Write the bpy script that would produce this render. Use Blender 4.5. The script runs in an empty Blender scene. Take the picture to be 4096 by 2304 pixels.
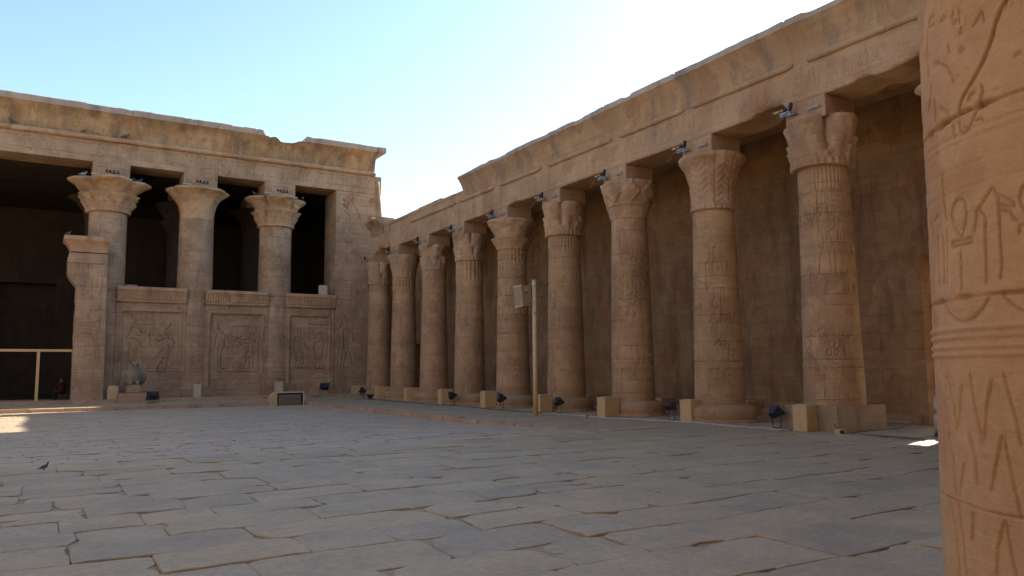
import bpy, bmesh, math, random
import numpy as np
from mathutils import Matrix, Vector
sc = bpy.context.scene
# ---------------------------------------------------------------- camera
cam_d = bpy.data.cameras.new("camera"); cam = bpy.data.objects.new("camera", cam_d)
sc.collection.objects.link(cam); sc.camera = cam
cam_d.sensor_width = 36; cam_d.lens = 27.03; cam_d.clip_start = 0.05; cam_d.clip_end = 2000
R3 = [[0.8523517, -0.0480941, -0.5207529], [-0.5229029, -0.0942217, -0.8471687], [-0.0083224, 0.9943889, -0.1054585]]
m = Matrix(R3).to_4x4(); m.translation = (0, 0, 1.9); cam.matrix_world = m
# ---------------------------------------------------------------- sky and sun
SUN = Vector((20.75, 4.85, 12.4)).normalized()
el = math.asin(SUN.z); az = math.atan2(SUN.x, SUN.y)
w = bpy.data.worlds.new("World"); sc.world = w; w.use_nodes = True
nt = w.node_tree; bg = nt.nodes['Background']
sk = nt.nodes.new('ShaderNodeTexSky'); sk.sky_type = 'NISHITA'; sk.sun_disc = False
sk.sun_elevation = el; sk.sun_rotation = az; sk.altitude = 100; sk.air_density = 1.0; sk.dust_density = 0.8; sk.ozone_density = 2.0
nt.links.new(sk.outputs[0], bg.inputs[0]); bg.inputs[1].default_value = 0.107
sl = bpy.data.lights.new("sun", 'SUN'); sl.energy = 5.0; sl.angle = math.radians(0.53); sl.color = (1.0, 0.92, 0.80)
so = bpy.data.objects.new("sun", sl); sc.collection.objects.link(so)
so.rotation_euler = (-SUN).to_track_quat('-Z', 'Y').to_euler(); so.location = (60, 20, 60)
sc.view_settings.view_transform = 'Standard'; sc.view_settings.look = 'None'
sc.view_settings.exposure = 1.66; sc.view_settings.gamma = 1
# ---------------------------------------------------------------- helpers
C = sc.collection
rng = random.Random(7)
def hsh(ix, iy, iz, s):
    h = (ix.astype(np.int64)*374761393 + iy.astype(np.int64)*668265263 + iz.astype(np.int64)*2147483647 + s*974634777) & 0xffffffff
    h = ((h ^ (h >> 13))*1274126177) & 0xffffffff
    return ((h ^ (h >> 16)) & 0xffff)/65535.0
def vn(x, y, z=0, s=0):
    x = np.asarray(x, float); y = np.asarray(y, float); z = np.asarray(z, float)+0*x
    ix = np.floor(x); iy = np.floor(y); iz = np.floor(z)
    fx, fy, fz = x-ix, y-iy, z-iz
    fx = fx*fx*(3-2*fx); fy = fy*fy*(3-2*fy); fz = fz*fz*(3-2*fz); r = 0
    for a in (0, 1):
        for b in (0, 1):
            for c in (0, 1):
                r = r+(fx if a else 1-fx)*(fy if b else 1-fy)*(fz if c else 1-fz)*hsh(ix+a, iy+b, iz+c, s)
    return r*2-1
def fbm(x, y, z=0, s=0, o=4):
    r = 0; a = 1.0; f = 1.0; t = 0
    for k in range(o):
        r = r+a*vn(np.asarray(x)*f, np.asarray(y)*f, np.asarray(z)*f, s+k); t += a; a *= .5; f *= 2.03
    return r/t
def smooth(x, a, b):
    t = np.clip((x-a)/(b-a), 0, 1); return t*t*(3-2*t)
def carve(U, V, polys, width, depth, soft=1.0):
    """depth field of grooves cut along polylines given in surface metres"""
    D = np.full(U.shape, 9.0)
    for pl in polys:
        for (a, b), (c, d) in zip(pl[:-1], pl[1:]):
            lo_u, hi_u = min(a, c)-width*2, max(a, c)+width*2; lo_v, hi_v = min(b, d)-width*2, max(b, d)+width*2
            mk = (U > lo_u) & (U < hi_u) & (V > lo_v) & (V < hi_v)
            if not mk.any(): continue
            u = U[mk]; v = V[mk]; du, dv = c-a, d-b; L = du*du+dv*dv+1e-9
            t = np.clip(((u-a)*du+(v-b)*dv)/L, 0, 1)
            D[mk] = np.minimum(D[mk], np.hypot(u-a-t*du, v-b-t*dv))
    return -depth*np.clip(1-D/width, 0, 1)**soft
def props(o, label=None, cat=None, group=None, kind=None):
    if label: o['label'] = label
    if cat: o['category'] = cat
    if group: o['group'] = group
    if kind: o['kind'] = kind
    return o
def thing(name, label, cat, loc=(0, 0, 0), rz=0, group=None):
    o = bpy.data.objects.new(name, None); C.objects.link(o); o.location = loc; o.rotation_euler = (0, 0, rz)
    o.empty_display_size = .3
    return props(o, label, cat, group)
def mesh_obj(name, V, F, mat, parent=None, uv=None, smooth_=False, attr=None):
    me = bpy.data.meshes.new(name); me.from_pydata([tuple(v) for v in V], [], F); me.validate()
    if isinstance(mat, (list, tuple)):
        for mm in mat: me.materials.append(mm)
    else: me.materials.append(mat)
    lay = me.uv_layers.new(name='UVMap')
    co = np.empty(len(me.vertices)*3); me.vertices.foreach_get('co', co); co = co.reshape(-1, 3)
    li = np.empty(len(me.loops), np.int32); me.loops.foreach_get('vertex_index', li)
    if uv is not None and len(uv) == len(co): uvl = np.asarray(uv)[li]
    else:   # box projection in metres
        nl = np.zeros((len(me.loops), 3)); pn = np.empty(len(me.polygons)*3); me.polygons.foreach_get('normal', pn); pn = pn.reshape(-1, 3)
        tot = np.empty(len(me.polygons), np.int32); me.polygons.foreach_get('loop_total', tot)
        nl = np.repeat(pn, tot, axis=0); p = co[li]
        ax = np.abs(nl).argmax(1); uvl = np.stack([np.where(ax == 0, p[:, 1], p[:, 0]), np.where(ax == 2, p[:, 1], p[:, 2])], 1)
    lay.data.foreach_set('uv', uvl.astype(np.float32).ravel())
    if attr is not None:
        a = me.attributes.new('tint', 'FLOAT', 'POINT'); a.data.foreach_set('value', np.asarray(attr, np.float32))
    if smooth_: me.polygons.foreach_set('use_smooth', np.ones(len(me.polygons), bool))
    o = bpy.data.objects.new(name, me); C.objects.link(o)
    if parent: o.parent = parent
    return o
class MB:
    """collects shapes into ONE mesh"""
    def __init__(s): s.v = []; s.f = []
    def add(s, V, F):
        n = len(s.v); s.v += [tuple(map(float, v)) for v in V]; s.f += [tuple(i+n for i in f) for f in F]; return s
    def box(s, x0, x1, y0, y1, z0, z1, bev=0.0, M=None):
        bm = bmesh.new(); bmesh.ops.create_cube(bm, size=1)
        for v in bm.verts: v.co = Vector(((x0+x1)/2+v.co.x*(x1-x0), (y0+y1)/2+v.co.y*(y1-y0), (z0+z1)/2+v.co.z*(z1-z0)))
        if bev: bmesh.ops.bevel(bm, geom=bm.edges[:], offset=bev, segments=2, affect='EDGES')
        if M is not None: bmesh.ops.transform(bm, matrix=M, verts=bm.verts[:])
        bm.verts.index_update(); s.add([v.co for v in bm.verts], [[v.index for v in f.verts] for f in bm.faces]); bm.free(); return s
    def tube(s, pts, r, n=8, cap=True):
        pts = [Vector(p) for p in pts]; V = []; k = len(pts); rr = r if isinstance(r, (list, tuple)) else [r]*k
        up = None
        for i, p in enumerate(pts):
            d = (pts[min(i+1, k-1)]-pts[max(i-1, 0)]).normalized()
            if up is None: up = Vector((0, 0, 1)) if abs(d.z) < .9 else Vector((1, 0, 0))
            a = d.cross(up).normalized(); b = a.cross(d).normalized(); up = b
            rx, ry = rr[i] if isinstance(rr[i], tuple) else (rr[i], rr[i])
            for j in range(n):
                t = 2*math.pi*j/n; V.append(p+a*math.cos(t)*rx+b*math.sin(t)*ry)
        F = [(i*n+j, i*n+(j+1) % n, (i+1)*n+(j+1) % n, (i+1)*n+j) for i in range(k-1) for j in range(n)]
        if cap: F += [tuple(range(n-1, -1, -1)), tuple((k-1)*n+j for j in range(n))]
        return s.add(V, F)
    def obj(s, name, mat, parent=None, smooth_=False): return mesh_obj(name, s.v, s.f, mat, parent, smooth_=smooth_)
def slab(name, o, U, N, us, vs, H, thick, mat, parent=None, smooth_=False, W=None, dirt_or_groove=None):
    """stone block whose front face is a carved height field; us: 1-D metres, vs: 1-D or 2-D metres, H[j,i]"""
    o = np.array(o, float); U = np.array(U, float); N = np.array(N, float); Z = np.array((0, 0, 1.))
    uu, vv = (np.meshgrid(us, vs) if np.ndim(vs) == 1 else (np.tile(us, (vs.shape[0], 1)), vs))
    if W is not None: uu = uu+W
    P = o+uu[..., None]*U+vv[..., None]*Z+H[..., None]*N
    nv, nu = uu.shape; V = P.reshape(-1, 3)
    flip = np.cross(U, Z)@N < 0
    F = []
    idx = np.arange(nv*nu).reshape(nv, nu)
    q = np.stack([idx[:-1, :-1], idx[:-1, 1:], idx[1:, 1:], idx[1:, :-1]], -1).reshape(-1, 4)
    if flip: q = q[:, ::-1]
    F = q.tolist()
    per = list(idx[0, :])+list(idx[1:, -1])+list(idx[-1, -2::-1])+list(idx[-2:0:-1, 0])
    uf = uu.ravel(); vf = vv.ravel()
    B = o+uf[per][:, None]*U+vf[per][:, None]*Z-thick*N
    n0 = len(V); V = np.vstack([V, B]); k = len(per)
    for i in range(k):
        a, b = per[i], per[(i+1) % k]; c, d = n0+(i+1) % k, n0+i
        F.append((b, a, d, c) if not flip else (a, b, c, d))
    bk = [n0+i for i in range(k)]
    F.append(tuple(bk[::-1]) if not flip else tuple(bk))
    return mesh_obj(name, V, [tuple(map(int, f)) for f in F], mat, parent, smooth_=smooth_, attr=None if dirt_or_groove is None else np.concatenate([np.clip(dirt_or_groove, 0, 1).ravel(), np.zeros(k)]))
def revolve(name, zs, RF, mat, parent=None, nt=96, cap=True, top_dome=.0, org=(0, 0), smooth_=True, dirt_or_groove=None):
    """RF(theta,z)->radius grid; the seam points to +x (away from the court)"""
    th = np.linspace(0, 2*math.pi, nt, endpoint=False); T, Z = np.meshgrid(th, zs); Rr = RF(T, Z)
    P = np.stack([org[0]+Rr*np.cos(T), org[1]+Rr*np.sin(T), Z], -1).reshape(-1, 3); nz = len(zs)
    i = np.arange(nz*nt).reshape(nz, nt); j = np.roll(i, -1, 1)
    F = np.stack([i[:-1], j[:-1], j[1:], i[1:]], -1).reshape(-1, 4).tolist(); V = list(P)
    uv = np.stack([T*Rr.mean(), Z], -1).reshape(-1, 2).tolist()
    if cap:
        V.append(np.array((org[0], org[1], zs[0]))); V.append(np.array((org[0], org[1], zs[-1]+top_dome))); uv += [[0, zs[0]], [0, zs[-1]]]
        a, b = nz*nt, nz*nt+1
        for k in range(nt): F.append((int(i[0, (k+1) % nt]), int(i[0, k]), a)); F.append((int(i[-1, k]), int(i[-1, (k+1) % nt]), b))
    return mesh_obj(name, V, F, mat, parent, uv=uv, smooth_=smooth_, attr=None if not dirt_or_groove else np.concatenate([np.clip(dirt_or_groove[0], 0, 1).ravel(), np.zeros(2 if cap else 0)]))
# ---------------------------------------------------------------- materials
def new_mat(name):
    m = bpy.data.materials.new(name); m.use_nodes = True; n = m.node_tree; b = n.nodes['Principled BSDF']
    return m, n, b
def N_(n, t, **k):
    x = n.nodes.new(t)
    for a, b in k.items():
        if a in x.inputs: x.inputs[a].default_value = b
        else: setattr(x, a, b)
    return x
def ramp(n, src, stops):
    r = n.nodes.new('ShaderNodeValToRGB'); n.links.new(src, r.inputs[0]); e = r.color_ramp.elements
    while len(e) > 1: e.remove(e[0])
    for k, (p, c) in enumerate(stops):
        x = e[0] if k == 0 else e.new(p); x.position = p; x.color = (*c, 1) if len(c) == 3 else (c[0], c[0], c[0], 1) if len(c) == 1 else c
    return r
def mixc(n, fac, a, b, mode='MIX'):
    x = n.nodes.new('ShaderNodeMix'); x.data_type = 'RGBA'; x.blend_type = mode
    for s, v in ((0, fac), (6, a), (7, b)):
        if hasattr(v, 'is_output'): n.links.new(v, x.inputs[s])
        else: x.inputs[s].default_value = v if s == 0 else (*v, 1)
    return x.outputs[2]
def math_(n, op, a, b=0.0, clamp=False):
    x = n.nodes.new('ShaderNodeMath'); x.operation = op; x.use_clamp = clamp
    for s, v in ((0, a), (1, b)):
        if hasattr(v, 'is_output'): n.links.new(v, x.inputs[s])
        else: x.inputs[s].default_value = v
    return x.outputs[0]
def stone(name, A, B, patch=None, patch_amt=.0, stain=None, stain_amt=0.0, course=0.55, blk=1.3, joint=.5, strata=.5, bump=.5, glyph=0.0, rough=.92, jw=.012, streak=1.0):
    m, n, b = new_mat(name); L = n.links.new
    geo = N_(n, 'ShaderNodeNewGeometry'); tc = N_(n, 'ShaderNodeTexCoord'); pos = geo.outputs['Position']; uv = tc.outputs['UV']
    def noise(vec, scale, det=5, rgh=.6, sc3=None):
        if sc3:
            mp = N_(n, 'ShaderNodeMapping'); mp.inputs['Scale'].default_value = sc3; L(vec, mp.inputs[0]); vec = mp.outputs[0]
        x = N_(n, 'ShaderNodeTexNoise', Scale=scale, Detail=det, Roughness=rgh); L(vec, x.inputs['Vector']); return x.outputs[0]
    big = noise(pos, .35, 4); med = noise(pos, 1.7, 6, .65); fine = noise(pos, 14, 6, .7); grain = noise(pos, 70, 3, .6)
    c = mixc(n, ramp(n, med, [(.3, (0, 0, 0)), (.7, (1, 1, 1))]).outputs[0], A, B)
    dark = tuple(x*.72 for x in A); lite = tuple(min(1, x*1.18) for x in B)
    c = mixc(n, math_(n, 'MULTIPLY', ramp(n, big, [(.42, (0, 0, 0)), (.62, (1, 1, 1))]).outputs[0], .45), c, dark)
    st = noise(pos, 1.0, 6, .7, (.5, .5, 7.0))        # bedding lines of the sandstone
    c = mixc(n, math_(n, 'MULTIPLY', ramp(n, st, [(.5, (0, 0, 0)), (.68, (1, 1, 1))]).outputs[0], .5*strata), c, dark)
    c = mixc(n, math_(n, 'MULTIPLY', ramp(n, st, [(.28, (1, 1, 1)), (.42, (0, 0, 0))]).outputs[0], .4*strata), c, lite)
    if patch:
        pn = noise(pos, .8, 2, .45); f = ramp(n, pn, [(.62-patch_amt*.2, (0, 0, 0)), (.635-patch_amt*.2, (1, 1, 1))]).outputs[0]
        c = mixc(n, math_(n, 'MULTIPLY', f, .8), c, patch)
    if stain:
        sn = noise(pos, 1.0, 5, .65, (1.1, 1.1, .28)); f = ramp(n, sn, [(.60-stain_amt*.25, (0, 0, 0)), (.74-stain_amt*.2, (1, 1, 1))]).outputs[0]
        c = mixc(n, math_(n, 'MULTIPLY', f, .7), c, stain)
    c = mixc(n, .35, c, ramp(n, fine, [(.3, (.55, .55, .55)), (.7, (1.0, 1.0, 1.0))]).outputs[0], 'MULTIPLY')
    c = mixc(n, math_(n, 'MULTIPLY', ramp(n, grain, [(.62, (0, 0, 0)), (.75, (1, 1, 1))]).outputs[0], .3), c, tuple(x*.5 for x in A))
    h = math_(n, 'ADD', math_(n, 'MULTIPLY', fine, .35), math_(n, 'ADD', math_(n, 'MULTIPLY', med, .8), math_(n, 'MULTIPLY', st, .5)))
    h = math_(n, 'ADD', h, math_(n, 'MULTIPLY', grain, .12))
    if joint > 0:
        wob = N_(n, 'ShaderNodeVectorMath', operation='MULTIPLY_ADD'); nn = N_(n, 'ShaderNodeTexNoise', Scale=1.3, Detail=2); L(pos, nn.inputs['Vector'])
        L(nn.outputs[1], wob.inputs[0]); wob.inputs[1].default_value = (.10, .05, 0); L(uv, wob.inputs[2])
        br = N_(n, 'ShaderNodeTexBrick'); br.offset = .43; br.squash = 1.3; br.squash_frequency = 3
        L(wob.outputs[0], br.inputs['Vector']); br.inputs['Scale'].default_value = 1; br.inputs['Mortar Size'].default_value = jw
        br.inputs['Mortar Smooth'].default_value = .3; br.inputs['Brick Width'].default_value = blk; br.inputs['Row Height'].default_value = course
        br.inputs['Color1'].default_value = (.66, .66, .66, 1); br.inputs['Color2'].default_value = (1, 1, 1, 1); br.inputs['Mortar'].default_value = (.9, .9, .9, 1)
        c = mixc(n, .35*joint, c, br.outputs[0], 'MULTIPLY')
        jm = math_(n, 'MULTIPLY', br.outputs[1], ramp(n, noise(pos, 2.3, 3), [(.38, (.1, .1, .1)), (.6, (1, 1, 1))]).outputs[0])
        c = mixc(n, math_(n, 'MULTIPLY', jm, .75*joint), c, tuple(x*.3 for x in A))
        h = math_(n, 'SUBTRACT', h, math_(n, 'MULTIPLY', jm, 1.2*joint))
    if glyph > 0:   # faint rows and columns of worn carving
        g1 = noise(uv, 1.0, 2, .5, (5.0, .55, 1)); g2 = noise(uv, 1.0, 3, .6, (4.2, 3.6, 1))
        a = ramp(n, g1, [(.47, (0, 0, 0)), (.5, (1, 1, 1)), (.53, (0, 0, 0))]).outputs[0]; bb = ramp(n, g2, [(.46, (0, 0, 0)), (.5, (1, 1, 1)), (.54, (0, 0, 0))]).outputs[0]
        g = math_(n, 'MAXIMUM', a, bb); g = math_(n, 'MULTIPLY', g, ramp(n, noise(pos, .6, 3), [(.42, (0, 0, 0)), (.55, (1, 1, 1))]).outputs[0])
        h = math_(n, 'SUBTRACT', h, math_(n, 'MULTIPLY', g, glyph)); c = mixc(n, math_(n, 'MULTIPLY', g, .28*glyph), c, tuple(x*.45 for x in A))
    at = N_(n, 'ShaderNodeAttribute'); at.attribute_name = 'tint'   # groove field: colour gets darker along the carved lines
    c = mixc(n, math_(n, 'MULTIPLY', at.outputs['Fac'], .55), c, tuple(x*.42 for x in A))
    bp = N_(n, 'ShaderNodeBump', Strength=bump, Distance=.035); L(h, bp.inputs['Height']); L(bp.outputs[0], b.inputs['Normal'])
    L(c, b.inputs['Base Color']); b.inputs['Roughness'].default_value = rough; b.inputs['Specular IOR Level'].default_value = .25
    return m
def paint(name, col, rough=.6, dirt_or_groove=.25, metal=0, spec=.4, bump=.05):
    m, n, b = new_mat(name); L = n.links.new; geo = N_(n, 'ShaderNodeNewGeometry')
    a = N_(n, 'ShaderNodeTexNoise', Scale=6, Detail=6, Roughness=.7); L(geo.outputs['Position'], a.inputs['Vector'])
    c = mixc(n, math_(n, 'MULTIPLY', ramp(n, a.outputs[0], [(.4, (0, 0, 0)), (.75, (1, 1, 1))]).outputs[0], dirt_or_groove*1.6), col, tuple(x*.45 for x in col))
    L(c, b.inputs['Base Color']); b.inputs['Roughness'].default_value = rough; b.inputs['Metallic'].default_value = metal; b.inputs['Specular IOR Level'].default_value = spec
    bp = N_(n, 'ShaderNodeBump', Strength=bump, Distance=.01); L(a.outputs[0], bp.inputs['Height']); L(bp.outputs[0], b.inputs['Normal'])
    return m
def pavement(name, cols, sand, rough=.62):
    m, n, b = new_mat(name); L = n.links.new; geo = N_(n, 'ShaderNodeNewGeometry'); at = N_(n, 'ShaderNodeAttribute'); at.attribute_name = 'tint'
    pos = geo.outputs['Position']
    def noise(scale, det, r=.6, sc3=None):
        v = pos
        if sc3: mp = N_(n, 'ShaderNodeMapping'); mp.inputs['Scale'].default_value = sc3; L(v, mp.inputs[0]); v = mp.outputs[0]
        x = N_(n, 'ShaderNodeTexNoise', Scale=scale, Detail=det, Roughness=r); L(v, x.inputs['Vector']); return x.outputs[0]
    c = ramp(n, at.outputs['Fac'], [(0, cols[0]), (.35, cols[1]), (.7, cols[2]), (1, cols[3])]).outputs[0]
    med = noise(1.1, 6, .65); fine = noise(11, 6, .7); grain = noise(60, 4, .65); st = noise(1, 5, .65, (.9, 4.5, 1))
    c = mixc(n, .8, c, ramp(n, med, [(.3, (.74, .74, .76)), (.7, (1.08, 1.06, 1.03))]).outputs[0], 'MULTIPLY')
    c = mixc(n, .75, c, ramp(n, fine, [(.3, (.66, .66, .66)), (.7, (1.12, 1.12, 1.12))]).outputs[0], 'MULTIPLY')
    c = mixc(n, .3, c, ramp(n, st, [(.35, (.8, .8, .8)), (.65, (1.08, 1.06, 1.04))]).outputs[0], 'MULTIPLY')
    c = mixc(n, math_(n, 'MULTIPLY', ramp(n, noise(.5, 6, .7), [(.50, (0, 0, 0)), (.66, (1, 1, 1))]).outputs[0], .6), c, sand)
    c = mixc(n, math_(n, 'MULTIPLY', ramp(n, noise(2.6, 7, .75), [(.55, (0, 0, 0)), (.63, (1, 1, 1))]).outputs[0], .5), c, tuple(x*.93 for x in sand))
    c = mixc(n, math_(n, 'MULTIPLY', ramp(n, noise(1.9, 7, .75, (1, 1.6, 1)), [(.32, (1, 1, 1)), (.42, (0, 0, 0))]).outputs[0], .35), c, tuple(x*.72 for x in cols[0]))
    c = mixc(n, math_(n, 'MULTIPLY', ramp(n, grain, [(.58, (0, 0, 0)), (.68, (1, 1, 1))]).outputs[0], .5), c, tuple(x*.4 for x in cols[0]))
    h = math_(n, 'ADD', math_(n, 'MULTIPLY', med, 1.2), math_(n, 'ADD', math_(n, 'MULTIPLY', fine, .4), math_(n, 'MULTIPLY', grain, .12)))
    bp = N_(n, 'ShaderNodeBump', Strength=.7, Distance=.035); L(h, bp.inputs['Height']); L(bp.outputs[0], b.inputs['Normal'])
    L(c, b.inputs['Base Color']); b.inputs['Roughness'].default_value = rough; b.inputs['Specular IOR Level'].default_value = .35
    return m
M = {}
M['court'] = stone('sandstone_colonnade', (.46, .278, .138), (.58, .375, .198), patch=(.43, .248, .135), patch_amt=.2, stain=(.25, .155, .09), stain_amt=.12, joint=.85, course=.95, blk=2.9, strata=.6, glyph=.8, jw=.016, bump=.7)
M['arch'] = stone('sandstone_architrave', (.465, .285, .155), (.575, .375, .212), patch=(.42, .24, .13), patch_amt=.2, stain=(.30, .195, .125), stain_amt=.25, joint=.3, course=3.0, blk=4.6, strata=.7, glyph=.5, bump=.7)
M['fac'] = stone('sandstone_facade', (.435, .285, .168), (.555, .385, .232), patch=(.40, .235, .135), patch_amt=.15, stain=(.26, .18, .12), stain_amt=.28, joint=.75, course=.72, blk=1.9, strata=.9, glyph=.9, jw=.018, bump=.8)
M['cornice'] = stone('sandstone_cornice', (.41, .26, .125), (.54, .36, .185), patch=(.40, .215, .10), patch_amt=.22, stain=(.17, .12, .085), stain_amt=.6, joint=.4, course=4, blk=4.3, strata=.5, glyph=.9, bump=.8)
M['lip'] = stone('weathered_lip_stone', (.40, .315, .235), (.50, .405, .31), stain=(.21, .165, .13), stain_amt=.35, joint=.3, course=4, blk=2.6, strata=.3)
M['cap'] = stone('capital_stone', (.44, .272, .150), (.57, .380, .215), patch=(.40, .235, .13), patch_amt=.15, stain=(.22, .155, .105), stain_amt=.3, joint=0, strata=.5, bump=1.0)
M['near'] = stone('foreground_sandstone', (.47, .277, .132), (.55, .347, .178), patch=(.445, .255, .122), patch_amt=.12, stain=(.38, .21, .10), stain_amt=.12, joint=0, strata=.25, bump=.9)
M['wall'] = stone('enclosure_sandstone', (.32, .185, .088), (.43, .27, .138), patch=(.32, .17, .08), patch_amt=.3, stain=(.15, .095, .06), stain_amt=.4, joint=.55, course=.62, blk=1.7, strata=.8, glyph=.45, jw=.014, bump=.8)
M['plinth'] = stone('plinth_stone', (.34, .225, .125), (.43, .30, .175), stain=(.22, .15, .09), stain_amt=.3, joint=.5, course=.42, blk=1.1)
M['kerb'] = stone('kerb_stone', (.48, .30, .18), (.56, .38, .24), stain=(.27, .18, .11), stain_amt=.3, joint=.2, course=3, blk=1.4, bump=.8)
M['dark'] = stone('shaded_hall_stone', (.055, .04, .027), (.08, .06, .042), joint=.5, strata=.4, stain=(.04, .03, .025), stain_amt=.5)  # the hall's gloom is put into this near-black stone colour
M['granite'] = stone('grey_granite', (.21, .175, .12), (.28, .235, .165), joint=0, strata=.1, bump=.3, rough=.6)
M['fill'] = stone('sand_fill', (.36, .265, .165), (.44, .335, .215), joint=0, strata=0, bump=.9)
M['dirt_or_groove'] = stone('sand_ground', (.42, .33, .24), (.5, .4, .3), joint=0, strata=0, bump=.6)
M['slab'] = pavement('paving_slabs', [(.38, .30, .195), (.43, .337, .208), (.455, .354, .21), (.485, .368, .205)], (.50, .35, .18))
M['paver'] = pavement('court_pavers', [(.46, .365, .25), (.49, .39, .265), (.51, .405, .27), (.515, .40, .255)], (.52, .38, .22), .6)
M['yellow'] = paint('cream_box_paint', (.54, .365, .165), .65, .15)
M['pale'] = paint('pale_box_paint', (.50, .42, .28), .6, .15)
M['pole'] = paint('cream_pole_paint', (.60, .44, .22), .45, .25)
M['cabinet'] = paint('beige_cabinet_paint', (.30, .235, .14), .55, .15)
M['white'] = paint('pale_trim', (.56, .50, .40), .5, .2)
M['black'] = paint('black_housing', (.018, .021, .03), .45, .2)
M['bracket'] = paint('galvanised_bracket', (.26, .27, .265), .45, .2, .3)
M['ochre'] = paint('ochre_tube_paint', (.52, .36, .10), .5, .2)
M['cable'] = paint('grey_cable', (.12, .11, .10), .7, .2)
M['conduit'] = paint('pale_conduit', (.42, .39, .33), .6, .2)
M['grille'] = paint('olive_grille', (.20, .17, .105), .8, .1)
M['glass'] = paint('lamp_glass', (.10, .12, .16), .12, .05, 0, .8)
M['plank'] = paint('grey_plank', (.35, .32, .25), .8, .3)
M['feather'] = paint('pigeon_feather', (.07, .075, .09), .6, .3)
M['feather2'] = paint('pale_pigeon_feather', (.45, .45, .46), .6, .3)
M['skin'] = paint('skin', (.20, .11, .07), .55, .1)
M['robe'] = paint('beige_robe', (.42, .33, .25), .9, .2)
M['red'] = paint('red_cloth', (.045, .009, .009), .9, .2)
M['navy'] = paint('navy_cloth', (.02, .025, .10), .8, .2)
M['hair'] = paint('dark_hair', (.02, .017, .015), .7, .1)
M['soot'] = stone('sooty_cornice_stone', (.44, .265, .135), (.56, .36, .192), patch=(.41, .23, .12), patch_amt=.25, stain=(.22, .16, .115), stain_amt=.5, joint=.35, course=4, blk=4.6, strata=.6, glyph=.35, bump=.8)
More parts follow.
